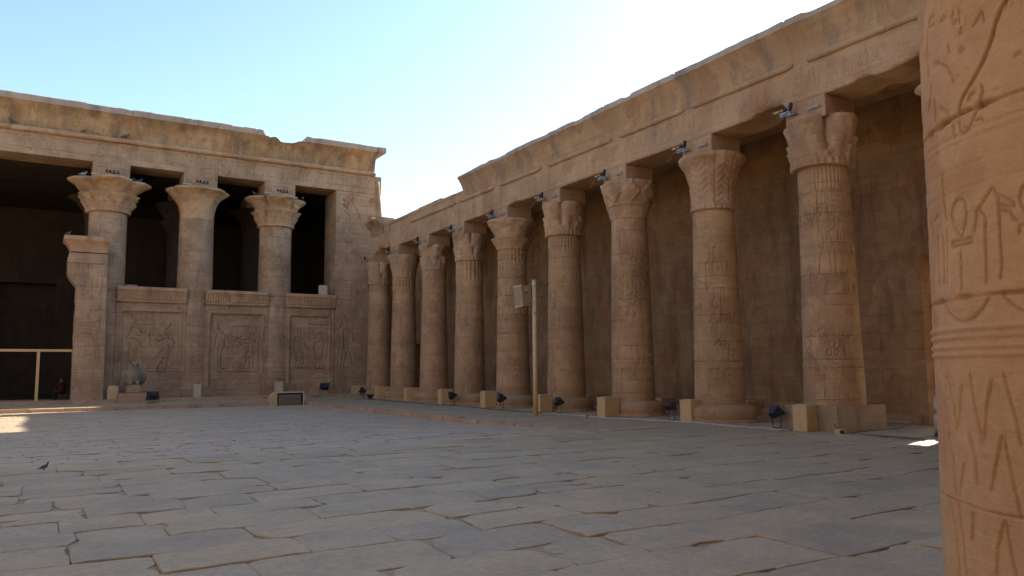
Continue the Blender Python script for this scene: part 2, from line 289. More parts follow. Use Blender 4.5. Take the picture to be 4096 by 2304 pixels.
# ---------------------------------------------------------------- ground and paving
def sheet(name, x0, x1, y0, y1, zf, step, mat, kind='structure'):
    xs = np.linspace(x0, x1, max(2, int((x1-x0)/step)+1)); ys = np.linspace(y0, y1, max(2, int((y1-y0)/step)+1))
    X, Y = np.meshgrid(xs, ys); Zz = zf(X, Y); V = np.stack([X, Y, Zz], -1).reshape(-1, 3); k = np.arange(X.size).reshape(X.shape)
    F = np.stack([k[:-1, :-1], k[:-1, 1:], k[1:, 1:], k[1:, :-1]], -1).reshape(-1, 4).tolist()
    return props(mesh_obj(name, V, F, mat, smooth_=True), kind=kind)
def court_z(x, y): return -.19*smooth(np.asarray(y, float), 18.5, 30.)
def plat_z(x, y): return .09*smooth(np.asarray(y, float), 49.2, 53.5)+0*np.asarray(x, float)
def paving(name, x0, x1, y0, y1, rows, lens, zf, gap, jit, mat, seed, chip=.25, dz=.012, ground_amp=.012, tintf=None):
    rg = random.Random(seed); V = []; F = []; T = []
    y = y0; ri = 0
    while y < y1-.05:
        h = rg.uniform(*rows); h = min(h, y1-y)
        if y1-(y+h) < rows[0]*.5: h = y1-y
        x = x0-rg.uniform(0, lens[1]); row_t = rg.random()
        while x < x1:
            l = rg.uniform(*lens)
            xa, xb = max(x, x0), min(x+l, x1); x += l
            if xb-xa < .12: continue
            ya, yb = y, y+h
            if rg.random() < .10 and h > .6: parts = [(xa, xb, ya, ya+h*.5), (xa, xb, ya+h*.5, yb)]
            else: parts = [(xa, xb, ya, yb)]
            for (a, b, c, d) in parts:
                t = rg.random()**.8; oz = rg.uniform(-dz, dz); tx, ty = rg.uniform(-dz, dz)*.8, rg.uniform(-dz, dz)*.8
                g = gap*rg.uniform(.5, 1.6); gx = g*.45; cs = [(a+gx, c+g), (b-gx, c+g), (b-gx, d-g), (a+gx, d-g)]
                per = []
                for q in range(4):
                    (px, py), (qx, qy) = cs[q], cs[(q+1) % 4]; L = math.hypot(qx-px, qy-py); n = max(2, int(L/(.14 if h > .6 else .3)))
                    for i in range(n): per.append((px+(qx-px)*i/n, py+(qy-py)*i/n))
                cx, cy = (a+b)/2, (c+d)/2; rad = [rg.uniform(.01, .03) for _ in range(4)]
                big = [rg.uniform(.12, .42) if rg.random() < chip*.45 else 0 for _ in range(4)]
                P = np.array(per); sd = rg.uniform(0, 99)
                P[:, 0] += jit*vn(P[:, 0]*3+sd, P[:, 1]*3, 0, 3)+jit*.5*vn(P[:, 0]*9+sd, P[:, 1]*9, 0, 4); P[:, 1] += jit*vn(P[:, 0]*3, P[:, 1]*3+sd, 5, 5)+jit*.5*vn(P[:, 0]*9, P[:, 1]*9+sd, 5, 6)
                drop = np.zeros(len(P))
                for q in range(4):
                    r = max(rad[q]*1.5, big[q]); dd = np.hypot(P[:, 0]-cs[q][0], P[:, 1]-cs[q][1]); w = np.clip(1-dd/r, 0, 1)
                    P[:, 0] += np.sign(cx-P[:, 0])*w*r*.38; P[:, 1] += np.sign(cy-P[:, 1])*w*r*.30; drop += w*.010
                if rg.random() < chip:   # worn-away edge
                    q = rg.randrange(4); (px, py), (qx, qy) = cs[q], cs[(q+1) % 4]; s0 = rg.uniform(.15, .85); mx, my = px+(qx-px)*s0, py+(qy-py)*s0
                    r = rg.uniform(.1, .38); dd = np.hypot(P[:, 0]-mx, P[:, 1]-my); w = np.clip(1-dd/r, 0, 1)**.7; k = rg.uniform(.03, .11)
                    P[:, 0] += np.sign(cx-mx)*w*k*(abs(cx-mx) > abs(cy-my)); P[:, 1] += np.sign(cy-my)*w*k*(abs(cx-mx) <= abs(cy-my))
                n = len(P); n0 = len(V)
                D = P-np.array((cx, cy)); dl = np.maximum(np.hypot(D[:, 0], D[:, 1]), 1e-6)[:, None]
                rings = [(0., -.075), (0., -.009), (.010, -.001), (.055, 0.), (.16, 0.)]
                for (ins, zz) in rings:
                    Q = P-D/dl*np.minimum(ins, dl*.5); zc = np.asarray(zf(Q[:, 0], Q[:, 1]))+zz+oz+tx*(Q[:, 0]-cx)+ty*(Q[:, 1]-cy)-drop*(ins < .1)
                    zc = zc+ground_amp*fbm(Q[:, 0]*.8, Q[:, 1]*.8, 0, 21, 2)+(.006*fbm(Q[:, 0]*5, Q[:, 1]*5, 0, 31, 2) if h > .6 else 0)
                    V += list(zip(Q[:, 0], Q[:, 1], zc)); T += [t]*n
                for r_ in range(len(rings)-1):
                    for i in range(n):
                        j = (i+1) % n; o = n0+r_*n; F.append((o+i, o+j, o+n+j, o+n+i))
                V.append((cx, cy, float(zf(cx, cy))+oz+ground_amp*float(fbm(cx*.8, cy*.8, 0, 21, 2)))); T.append(t); cidx = len(V)-1; o = n0+(len(rings)-1)*n
                for i in range(n): F.append((o+i, o+(i+1) % n, cidx))
        y += h; ri += 1
    V = [tuple(map(float, v)) for v in V]
    o = mesh_obj(name, V, F, mat, smooth_=False, attr=T)
    return props(o, kind='structure')
sheet('ground', -260, 260, -260, 320, lambda X, Y: -.42+0*X, 60, M['dirt_or_groove'])
sheet('sand_bed', -26, 25.4, -6, 58.0, lambda X, Y: -.026+court_z(X, Y)*((X < 14.62) & (Y < 48.9))+np.where(Y < 18.9, .03, .012)*fbm(X*.8, Y*.8, 0, 21, 2), .35, M['fill'])
paving('front_pavement', -9, 25.0, -3.2, 18.9, (.72, 1.25), (.9, 1.9), lambda x, y: 0*np.asarray(x, float), .0035, .008, M['slab'], 11, chip=.5, dz=.010, ground_amp=.03)
paving('court_pavement', -15, 14.5, 18.9, 48.8, (.36, .62), (.5, 1.5), court_z, .004, .010, M['paver'], 12, chip=.25, dz=.008)
paving('gallery_pavement', 14.72, 25.0, 18.9, 53.0, (.6, 1.0), (.8, 1.9), plat_z, .006, .010, M['slab'], 13, chip=.2, dz=.006, ground_amp=.008)
paving('temple_platform', -15, 14.7, 49.2, 53.0, (.6, 1.0), (.9, 2.0), plat_z, .006, .010, M['slab'], 14, chip=.2, dz=.006, ground_amp=.008)
sheet('far_paving', -27, -14.9, -5, 53, lambda X, Y: .0+court_z(X, Y), 2, M['paver'])
def kerb(name, pts_len, axis, at, lo, hi, seed):
    rg = random.Random(seed); mb = MB(); p = lo
    while p < hi-.1:
        l = min(rg.uniform(.9, 1.7), hi-p); j = rg.uniform(-.03, .03); top = rg.uniform(-.022, .012)
        a, b = p+.006, p+l-.006
        if axis == 'x':
            mb.box(a, b, at+j, at+.34, -.40, float(plat_z(0, at))+top+.01, .028)
        else:
            mb.box(at-.1+j, at+.24, a, b, -.40, top+.01, .028)
        p += l
    o = mb.obj(name, M['kerb']); me = o.data
    co = np.empty(len(me.vertices)*3); me.vertices.foreach_get('co', co); co = co.reshape(-1, 3)
    co += .018*np.stack([vn(co[:, 0]*3, co[:, 1]*3, co[:, 2]*5, 1), vn(co[:, 0]*3, co[:, 1]*3, co[:, 2]*5, 2), .6*vn(co[:, 0]*3, co[:, 1]*3, co[:, 2]*5, 3)], 1)
    me.vertices.foreach_set('co', co.ravel()); props(o, kind='structure')
kerb('kerb', 0, 'x', 48.86, -15, 14.9, 3)
kerb('kerb', 0, 'y', 14.55, 18.6, 48.86, 4)
props(MB().box(-25.6, 22.6, 53.05, 57.5, -.3, .262, .03).obj('temple_step', M['kerb']), kind='structure')
# ---------------------------------------------------------------- capitals
def lob(T, n, ph=0, p=.5): return np.abs(np.cos(n*.5*(T-ph)))**p
def cap_radius(kind, T, Z, zb, zt, r0, R, seed=0):
    s = (Z-zb)/(zt-zb); r = r0+.02+0*T; X = np.cos(T); Y = np.sin(T)
    er = fbm(X*2.2*r0+seed, Y*2.2*r0, Z*2.2, seed, 4)
    def bell(s0, s1, base, amp, n, ph, pw=2.2, deep=.35, p=.55):
        q = np.clip((s-s0)/(s1-s0), 0, 1); L = (1-deep)+deep*lob(T, n, ph, p)
        return np.where((s >= s0) & (s <= s1), (base+amp*q**pw)*(1-(1-L)*smooth(q, .05, .6)), 0)
    A = R-r0
    if kind in ('quatre', 'quatre_worn'):
        r = np.maximum(r, bell(.22, 1.02, r0+A*.16, A*.86, 4, 0, 2.5, .50, .45))
        r = np.maximum(r, bell(.18, .58, r0+A*.17, A*.44, 8, math.pi/8, 1.3, .30, .5))
        r = np.maximum(r, bell(.08, .36, r0+A*.15, A*.28, 16, 0, 1.2, .20, .5))
        r = np.maximum(r, bell(.02, .21, r0+A*.12, A*.13, 32, .1, 1.2, .07, .5)); r = np.maximum(r, np.where(s < .11, r0+.15*A+.02*A*np.cos(T*32), 0))
    elif kind == 'crowded':
        r = np.maximum(r, bell(.10, 1.02, r0+A*.34, A*.66, 4, 0, 1.5, .34, .40))
        for (z0_, z1_, b_, a_, n_, p_) in ((.22, .62, .42, .34, 8, math.pi/8), (.12, .44, .38, .30, 12, .1), (.05, .27, .34, .22, 16, 0)): r = np.maximum(r, bell(z0_, z1_, r0+A*b_, A*a_, n_, p_, 1.2, .26, .6))
        r = np.maximum(r, np.where(s < .15, r0+.42*A+.05*A*np.cos(T*28)+.03*A*np.sin(s*90), 0))
    elif kind == 'palm':
        q = np.clip((s-.02)/.98, 0, 1); n = 9; ph = .2; u = ((T-ph)*n/(2*math.pi)) % 1-.5
        r = r0+.03+A*q**3.1*(.93+.07*lob(T, n, ph+math.pi/n*0, .5)); r = r+.030*(1-np.abs(u)*2)**.6-.028*(np.abs(u) < .05)
        r = r+.012*np.sin((Z*26-np.abs(u)*16)*1.0)*(np.abs(u) > .07)*(s > .08)*(s < .93); r = r+np.where(s < .09, .03*np.abs(np.sin(T*13)), 0)
    elif kind == 'bell':
        q = np.clip(s, 0, 1); r = np.maximum(r0+.02, r0+.0+A*q**1.8*(.86+.14*lob(T, 4, 0, .5))); r = np.maximum(r, np.where(s < .42, r0+.05+A*.55*(s/.42).clip(0, 1)**1.2*(.9+.1*lob(T, 8, .3, .5)), 0))
    elif kind == 'open':   # four soft lobes on a long smooth bell
        q = np.clip(s, 0, 1); r = r0+.01+A*q**3.2*(.82+.18*lob(T, 8, 0, .55))*(1+.0*T); r = r+.02*lob(T, 8, 0, .3)*smooth(s, .1, .5)
    elif kind == 'tier':
        r = np.maximum(r, bell(.5, 1.02, r0+A*.42, A*.58, 4, math.pi/8, 1.1, .20, .30)); r = np.maximum(r, bell(.1, .56, r0+A*.2, A*.46, 8, .2, 1.3, .20, .5))
        r = np.maximum(r, bell(.05, .34, r0+A*.18, A*.26, 16, 0, 1.3, .16, .5)); r = np.maximum(r, np.where(s < .15, r0+.08+.02*np.cos(T*24), 0))
    elif kind == 'lotus':
        n = 8; u = np.abs(((T+.2)*n/(2*math.pi)) % 1-.5)*2; q = np.clip(s, 0, 1); r = r0+.03+A*(q**1.15)*.95
        tri = (u < 1-np.abs((s-.72)/.30)) & (s > .42); r = r+np.where(tri, .05, 0)+np.where((s > .42) & ~tri, -.02, 0); r = np.where((s > .36) & (s < .42), r+.05, r); r = r+np.where(s < .36, .02*np.sin(T*5+2), 0)
    elif kind == 'flute':
        q = np.clip(s, 0, 1); r = r0+.02+A*q**1.6; r = np.where(s > .35, r+.022*np.abs(np.sin(T*17)), r+.03*lob(T, 14, 0, .5)-.01)
    wear = .07 if 'worn' not in kind else .12
    r = r+er*wear*(R/1.15)*(.4+smooth(s, .2, 1))
    ch = smooth(fbm(X*1.6+seed*3, Y*1.6, Z*1.3, seed+50, 3), .12, .5)*smooth(s, .55, .95)
    r = r-ch*.20*A+.05*A*fbm(X*5, Y*5, Z*5, seed+70, 3)*(.5+smooth(s, .5, 1))
    return r
def capital(parent, kind, zb, zt, r0, R, seed, mat=None, nt=144, nz=64):
    lip = .10*(zt-zb); zs = list(np.linspace(zb, zt-lip, nz))
    base = np.array(zs)
    zs2 = np.array(zs+[zt-lip*.75, zt-lip*.4, zt-lip*.12, zt])
    def RF(T, Z):
        zz = np.minimum(Z, zt-lip); r = cap_radius(kind, T, zz, zb, zt-lip, r0, R, seed)
        k = (Z-(zt-lip))/lip; r = np.where(Z > zt-lip, r*(1.012-.10*np.clip(k, 0, 1)**3)+.012*fbm(np.cos(T)*5, np.sin(T)*5, Z*4, seed, 2), r)
        r[-1] = r[-1]*.80; return r
    return revolve('capital', zs2, RF, mat or M['cap'], parent, nt, True, top_dome=.06*(zt-zb))
# ---------------------------------------------------------------- column shafts
BK_PLACE = 0
def shaft(parent, zb, zt, rf, seed, mat, figs=(), reeds=None, vees=None, bands=(), nt=120, dz=.05, joints=None, fw=.032, fd=.04):
    zs = np.arange(zb, zt+dz*.5, dz); rg = random.Random(seed)
    jz = []; z = zb+rg.uniform(.7, 1.0)
    while z < zt-.4: jz.append(z); z += rg.uniform(.78, 1.05)
    if joints is not None: jz = joints
    dd_ = []
    def RF(T, Z):
        r0 = rf(Z); X = np.cos(T)*r0; Y = np.sin(T)*r0; r = r0+.010*fbm(X*1.4+seed, Y*1.4, Z*1.4, seed, 4)
        for z in jz:
            zl = z+.012*vn(X*2, Y*2, z, seed); gapw = .011+.012*np.clip(vn(X*1.7, Y*1.7, z*3, seed+9), 0, 1); r = r-.034*np.clip(1-np.abs(Z-zl)/np.maximum(gapw, dz*.5), 0, 1)*(.35+.65*(vn(X*1.3, Y*1.3, z*2, seed+4) > -.3))
            r = r-.03*smooth(vn(X*3, Y*3, z*5, seed+7), .55, .8)*np.clip(1-np.abs(Z-zl)/.07, 0, 1)
        U = T*.85
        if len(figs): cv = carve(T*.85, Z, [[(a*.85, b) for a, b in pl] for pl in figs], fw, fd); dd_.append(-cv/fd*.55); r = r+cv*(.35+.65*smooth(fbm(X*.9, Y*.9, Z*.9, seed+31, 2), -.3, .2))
        if reeds: r = r+np.where((Z > reeds[0]) & (Z < reeds[1]), (.008+.62/reeds[2])*np.abs(np.sin(T*reeds[2]/2))-.006, 0)
        if vees:
            v = (Z-vees[0])/(vees[1]-vees[0]); a = np.abs(((T*10/(2*math.pi)) % 1)-.5)*2; k = ((a*1.0+v*.75)*4.6) % 1
            r = r-np.where((v > 0) & (v < 1) & (k < .2), .016, 0)*(fbm(X*2, Y*2, Z*2, seed+3, 2) > -.35)
        for b in bands: r = r-.014*np.clip(1-np.abs(Z-b)/.03, 0, 1)
        return r
    return revolve('shaft', zs, RF, mat, parent, nt, True, dirt_or_groove=dd_)
BK={"FC":[[[2.999,3.624],[2.969,3.593],[2.934,3.531],[2.917,3.48],[2.89,3.433],[2.852,3.374],[2.809,3.327],[2.758,3.288],[2.714,3.252],[2.685,3.211],[2.673,3.16]],[[2.829,3.265],[2.838,3.233],[2.814,3.182],[2.786,3.138],[2.756,3.093],[2.721,3.07],[2.691,3.061],[2.67,3.085],[2.67,3.125]],[[2.781,3.243],[2.754,3.237],[2.743,3.217]],[[2.433,3.532],[2.527,3.489],[2.588,3.447],[2.624,3.392],[2.637,3.351]],[[2.392,3.408],[2.365,3.341],[2.317,3.302]],[[2.427,3.326],[2.441,3.273],[2.433,3.211]],[[2.497,3.262],[2.571,3.214],[2.574,3.197]],[[2.477,3.779],[2.422,3.785],[2.401,3.745],[2.471,3.73]],[[2.382,3.731],[2.355,3.675],[2.313,3.564]],[[2.707,3.708],[2.705,3.632]],[[2.858,3.628],[2.833,3.6],[2.806,3.577]],[[2.863,3.616],[2.872,3.573]],[[2.608,3.559],[2.613,3.515]],[[2.709,3.502],[2.722,3.484],[2.707,3.475],[2.693,3.493],[2.709,3.502]],[[2.618,3.132],[2.624,3.064]],[[2.669,3.71],[2.654,3.688]],[[2.657,3.669],[2.68,3.656],[2.663,3.643]],[[2.591,3.72],[2.55,3.711]],[[2.721,3.604],[2.704,3.576]],[[2.36,3.535],[2.361,3.485]],[[2.742,3.083],[2.721,3.079],[2.701,3.091]],[[2.783,3.099],[2.814,3.102],[2.83,3.084]],[[3.048,3.347],[3.019,3.339]],[[2.629,2.546],[2.579,2.596],[2.554,2.658],[2.571,2.713],[2.611,2.74],[2.652,2.737],[2.679,2.711],[2.688,2.66],[2.673,2.607],[2.629,2.546]],[[2.542,2.531],[2.713,2.527],[2.713,2.507],[2.543,2.506],[2.542,2.531]],[[2.624,2.486],[2.627,2.412],[2.617,2.28]],[[2.735,2.561],[2.752,2.606],[2.755,2.647],[2.808,2.697],[2.856,2.744]],[[2.778,2.649],[2.806,2.616],[2.804,2.515],[2.803,2.415],[2.798,2.295]],[[2.864,2.745],[2.89,2.687],[2.89,2.58],[2.888,2.501],[2.889,2.363],[2.878,2.306]],[[2.888,2.707],[2.93,2.681],[2.966,2.648],[2.968,2.634],[2.927,2.642],[2.895,2.655]],[[2.905,2.627],[2.946,2.612],[2.958,2.581],[2.977,2.564]],[[2.798,2.686],[2.77,2.658]],[[3.026,2.729],[3.004,2.695],[2.996,2.658],[3.004,2.627],[3.017,2.599]],[[3.013,2.537],[2.987,2.537],[2.986,2.505]],[[2.379,2.594],[2.372,2.476],[2.374,2.334]],[[2.44,2.584],[2.456,2.464],[2.445,2.334]],[[2.25,2.724],[2.32,2.558]],[[2.487,2.9],[2.478,2.754],[2.5,2.654]],[[2.395,2.704],[2.33,2.686]],[[2.494,2.604],[2.486,2.46],[2.478,2.323]],[[2.449,2.221],[2.485,2.172],[2.554,2.135],[2.625,2.117],[2.71,2.135],[2.768,2.178],[2.805,2.221]],[[2.88,2.231],[2.916,2.186],[2.955,2.157],[2.985,2.142]]],"FCV":[[[2.422,1.838],[2.475,1.712],[2.498,1.574]],[[2.575,1.799],[2.499,1.581]],[[2.649,1.855],[2.669,1.72],[2.704,1.537]],[[2.792,1.836],[2.746,1.691],[2.712,1.544]],[[2.86,1.856],[2.882,1.76],[2.909,1.648],[2.923,1.544]],[[2.392,1.551],[2.433,1.428],[2.461,1.244]],[[2.607,1.562],[2.646,1.452],[2.654,1.334]],[[2.551,1.414],[2.492,1.249]],[[2.824,1.573],[2.782,1.435],[2.748,1.315]],[[2.835,1.567],[2.864,1.413],[2.895,1.263],[2.9,1.215]],[[2.39,1.177],[2.435,1.026],[2.454,0.848]],[[2.475,1.205],[2.514,1.057],[2.521,0.865]],[[2.822,1.183],[2.844,1.039],[2.863,0.953]],[[2.809,1.168],[2.769,1.053],[2.751,0.925]],[[2.612,1.182],[2.588,1.046]]],"K8":[[[3.43,4.83],[3.616,4.567],[3.711,4.817],[4.023,4.854],[4.168,5.013]],[[3.907,4.695],[3.924,4.327],[3.835,4.1],[3.71,3.554]],[[4.361,4.783],[4.179,4.507],[3.899,4.419],[3.421,4.345]],[[4.194,4.14],[4.157,3.866],[4.12,3.569],[3.904,3.559]],[[4.163,4.049],[3.904,3.572]],[[3.87,5.435],[3.877,5.272]],[[3.984,5.431],[3.99,5.269]],[[4.125,5.429],[4.12,5.267]],[[4.004,5.154],[4.203,5.198],[4.314,5.059]]],"K9":[[[3.075,4.959],[3.388,4.915],[3.54,4.683],[3.672,4.878],[3.819,4.912]],[[3.809,4.671],[3.847,4.428],[3.719,4.192],[3.616,4.016]],[[4.171,4.743],[4.104,4.383],[4.128,3.903],[4.083,3.466],[3.852,3.43]],[[3.757,3.951],[3.672,3.594],[3.418,3.423]],[[3.852,3.988],[3.812,3.59]],[[4.036,2.951],[3.872,2.795],[3.754,2.679]],[[4.27,4.743],[4.241,4.222]]],"S2":[[[10.34,5.1],[10.49,4.68],[10.9,4.34],[10.78,3.98],[10.86,3.63],[11.07,3.42]],[[10.36,4.54],[10.24,4.18],[10.22,3.69]],[[10.39,3.63],[10.39,2.3],[10.77,2.08]],[[10.79,3.7],[10.6,3.14],[10.6,2.3]],[[12.42,4.29],[12.58,4.58],[12.76,4.51],[12.7,4.22]],[[12.14,4.1],[12.49,4.14],[12.88,4.04],[12.71,3.64],[12.7,2.93],[12.21,2.86],[12.37,3.28],[12.43,3.86],[12.15,3.85],[11.95,3.71],[11.77,3.92]],[[12.34,3.36],[12.04,2.93]],[[12.28,2.86],[12.19,2.29],[11.99,2.08]],[[12.52,2.86],[12.47,2.11],[12.75,2.21],[12.73,2.86]],[[12.18,4.1],[11.73,4.13],[11.52,4.06],[11.86,4.28]],[[11.29,4.98],[12.33,5.04]],[[10.44,1.88],[13.04,1.87]],[[9.99,5.66],[10.01,5.16]],[[13.05,4.01],[13.1,2.21]]],"S3":[[[15.51,4.04],[15.83,4.56],[15.79,5.0],[16.01,4.93],[16.02,4.34],[16.29,4.05],[16.41,3.6]],[[15.58,3.96],[15.56,3.3],[15.76,2.71],[15.7,2.2]],[[16.12,3.3],[16.29,2.42]],[[17.27,4.58],[17.53,4.63],[17.54,4.36],[17.35,4.06],[17.05,3.98],[17.02,3.46],[17.14,2.94]],[[17.54,4.21],[17.74,3.99],[17.67,3.46],[17.56,2.86]],[[17.14,2.86],[16.93,2.19]],[[17.3,2.86],[17.12,2.19]],[[17.56,2.86],[17.61,2.26]],[[17.45,2.79],[17.46,2.19]],[[15.77,5.93],[16.52,5.93]],[[16.6,5.32],[17.91,5.2]],[[15.55,2.13],[17.81,2.07]],[[16.41,3.6],[16.64,3.42]]],"S1":[[[4.74,4.07],[4.97,4.42],[5.03,4.81]],[[5.05,4.11],[5.41,4.04],[5.6,3.65],[5.86,3.42]],[[4.96,3.8],[4.9,2.79],[5.2,2.18]],[[6.97,4.37],[7.11,4.69],[7.39,5.02],[7.35,5.18]],[[6.48,4.05],[6.7,3.9],[7.05,4.14],[7.5,4.07],[7.65,3.75]],[[6.93,3.43],[6.59,2.87]],[[7.03,2.87],[6.82,2.48],[6.62,2.13]],[[7.25,2.8],[7.24,2.13],[7.05,2.09]],[[7.29,3.74],[7.39,2.95]],[[5.0,5.55],[5.07,5.43]],[[5.45,4.82],[5.68,4.43]],[[6.11,4.36],[6.21,3.58]],[[4.79,1.95],[7.94,1.91]],[[7.12,4.38],[7.33,4.46]]],"PF":[[[18.99,6.15],[19.31,5.92],[19.52,5.62],[19.44,5.31],[19.56,5.08]],[[19.08,5.38],[18.81,4.92],[18.82,4.46],[18.94,4.38]],[[19.4,5.0],[19.89,4.82],[19.93,4.4],[20.22,4.09]],[[19.17,4.85],[19.22,4.01],[19.12,3.17],[19.05,2.26]],[[19.57,4.7],[19.66,4.24],[19.54,3.63],[19.83,2.86],[19.92,2.25],[20.41,2.06]],[[19.47,3.17],[19.24,2.63],[19.25,2.1],[19.45,2.06]],[[19.9,4.24],[20.71,3.79]],[[18.86,4.38],[18.84,3.01]],[[19.02,14.36],[19.26,14.02],[19.44,14.59]],[[19.12,13.82],[19.45,13.57],[19.55,13.21]],[[19.68,14.43],[19.97,14.18],[20.16,13.83],[20.36,13.29]],[[18.96,14.77],[19.11,14.56]],[[19.58,14.7],[19.77,14.91],[19.96,14.74],[19.77,14.52],[19.58,14.7]],[[20.4,16.39],[20.51,16.51],[20.65,16.42],[20.52,16.27],[20.4,16.39]],[[21.07,14.86],[21.19,14.99],[21.33,14.89],[21.2,14.75],[21.07,14.86]],[[19.05,12.43],[19.1,12.16]],[[19.25,11.62],[19.44,11.36],[19.72,11.66]],[[21.04,13.54],[21.23,13.84]]]}
def generic_fig(th, z, h, seed, flip=1):
    """outline of a striding figure with raised arms, height h, centred on angle th"""
    rg = random.Random(seed); k = h/.86
    L = [[(.02, 1.0), (-.05, .97), (-.06, .90), (-.02, .87), (-.03, .84), (-.12, .80), (-.22, .74), (-.26, .78)], [(-.12, .80), (-.16, .70), (-.24, .68), (-.28, .74)],
         [(.02, 1.0), (.07, .95), (.05, .88), (.10, .83), (.13, .80), (.12, .66), (.05, .62)], [(-.07, .80), (-.05, .62), (-.07, .55), (-.12, .40), (.10, .42), (.06, .56), (.05, .62)],
         [(-.10, .40), (-.12, .22), (-.14, .03), (-.20, .01)], [(-.03, .41), (-.06, .2), (-.08, .03)], [(.04, .42), (.05, .2), (.05, .03), (-.01, .01)], [(.10, .42), (.11, .2), (.10, .02)], [(-.28, .0), (.2, .0)]]
    return [[(th+flip*x*k/.8, z+y*h) for x, y in pl] for pl in L]
def glyphs(u0, u1, v0, v1, seed, size=.42, dens=.75):
    rg = random.Random(seed); P = []; u = u0
    while u < u1:
        w = size*rg.uniform(.35, .9); rows = max(1, int((v1-v0)/size)); v = v0
        for k in range(rows):
            h = (v1-v0)/rows*.8; a, b = u, v+(v1-v0)/rows*k+.04; t = rg.randrange(8)
            if rg.random() > dens: continue
            if t == 0: P.append([(a, b), (a, b+h)])
            elif t == 1: P += [[(a, b), (a, b+h)], [(a+w*.35, b), (a+w*.35, b+h*.8)]]
            elif t == 2: P.append([(a+w*.3*math.cos(q)+w*.3, b+h*.5+h*.35*math.sin(q)) for q in np.linspace(0, 6.28, 9)])
            elif t == 3: P.append([(a, b+h*.2), (a+w*.2, b+h*.6), (a+w*.4, b+h*.2), (a+w*.6, b+h*.6)])
            elif t == 4: P += [[(a, b), (a+w*.1, b+h*.7), (a+w*.4, b+h), (a+w*.5, b+h*.6), (a+w*.3, b+h*.5), (a+w*.5, b)]]
            elif t == 5: P += [[(a, b+h), (a+w*.5, b+h*.8), (a+w*.5, b+h*.1)]]
            elif t == 6: P += [[(a, b), (a+w*.5, b), (a+w*.5, b+h*.5), (a, b+h*.5), (a, b)]]
            else: P += [[(a+w*.25, b), (a+w*.2, b+h*.5), (a+w*.1, b+h)], [(a, b+h*.7), (a+w*.5, b+h*.75)]]
        u += w*rg.uniform(.8, 1.3)
    return P
def cartouches(th, z0, n, seed):
    rg = random.Random(seed); o = []
    for i in range(n):
        t = th+(i-(n-1)/2)*.17; h = rg.uniform(.35, .5); o.append([(t, z0), (t, z0+h)]); o.append([(t+.05, z0+.1), (t+.10, z0+.12), (t+.06, z0+.3)])
    return o
def column(name, label, x, y, kind, seed, group, capR=1.24, figs=(), reeds=None, bands=(), plinth=False, z0=.10, zb=8.12, zt=9.70, r_base=.9, r_top=.745, mat='court', cmat='cap', abz=10.30, abh=.74, base=True, dz=.05, nt=120, hs=.5):
    t = thing(name, label, 'column', (x, y, 0), 0, group)
    if base and y > 11:
        rr_ = random.Random(seed); zc_ = 2.15
        while zc_ < zb-1.0:
            hh = rr_.uniform(.35, .8); gl_ = glyphs(2.2*.85, 5.4*.85, zc_, zc_+hh, rr_.randrange(999), .30, .6); figs = list(figs)+[[(u_/.85, v_) for u_, v_ in pl_] for pl_ in gl_]+[[(2.0, zc_-.03), (5.4, zc_-.03)]]; zc_ += hh+rr_.uniform(.2, 1.5)
    rf = lambda z: (r_base-(r_base-r_top)*np.clip((z-.5)/(zb-.5), 0, 1)*1.0)*(1-.03*smooth(-np.asarray(z, float), -.9, -.3))
    shaft(t, .5 if base else 0, zb+.03, rf, seed, M[mat], figs, reeds, (z0+.55, z0+1.95) if base else None, bands, nt, dz)
    capital(t, kind, zb, zt, r_top, capR, seed, M[cmat])
    ab = MB().box(-abh, abh, -abh, abh, zt-.10, abz-.004, .015); ab.obj('abacus', M['arch' if mat != 'fac' else 'fac'], t)
    if base:
        if plinth:
            MB().box(-1.17, 1.17, -.93, .97, -.05, .75, .02).obj('plinth', M['plinth'], t)
        else:
            zs = np.array([-.05, .10, .101, .14, .42, .50, .58, .61]); rr = np.array([1.32, 1.30, 1.22, 1.245, 1.24, 1.20, 1.02, .95])
            revolve('base', zs, lambda T, Z: np.interp(Z, zs, rr)+.018*fbm(np.cos(T)*3+seed, np.sin(T)*3, Z*3, seed, 3)+np.where(Z <= .1, .10*np.maximum(0, vn(np.cos(T)*2+seed, np.sin(T)*2, 0, 8)), 0), M['court'], t, 72)
    return t
G = 'columns of the long colonnade'
def shiftf(pls, dt, dzz): return [[(a+dt, b+dzz) for a, b in pl] for pl in pls]
pi = math.pi; W = pi+.62   # direction of the court and the camera
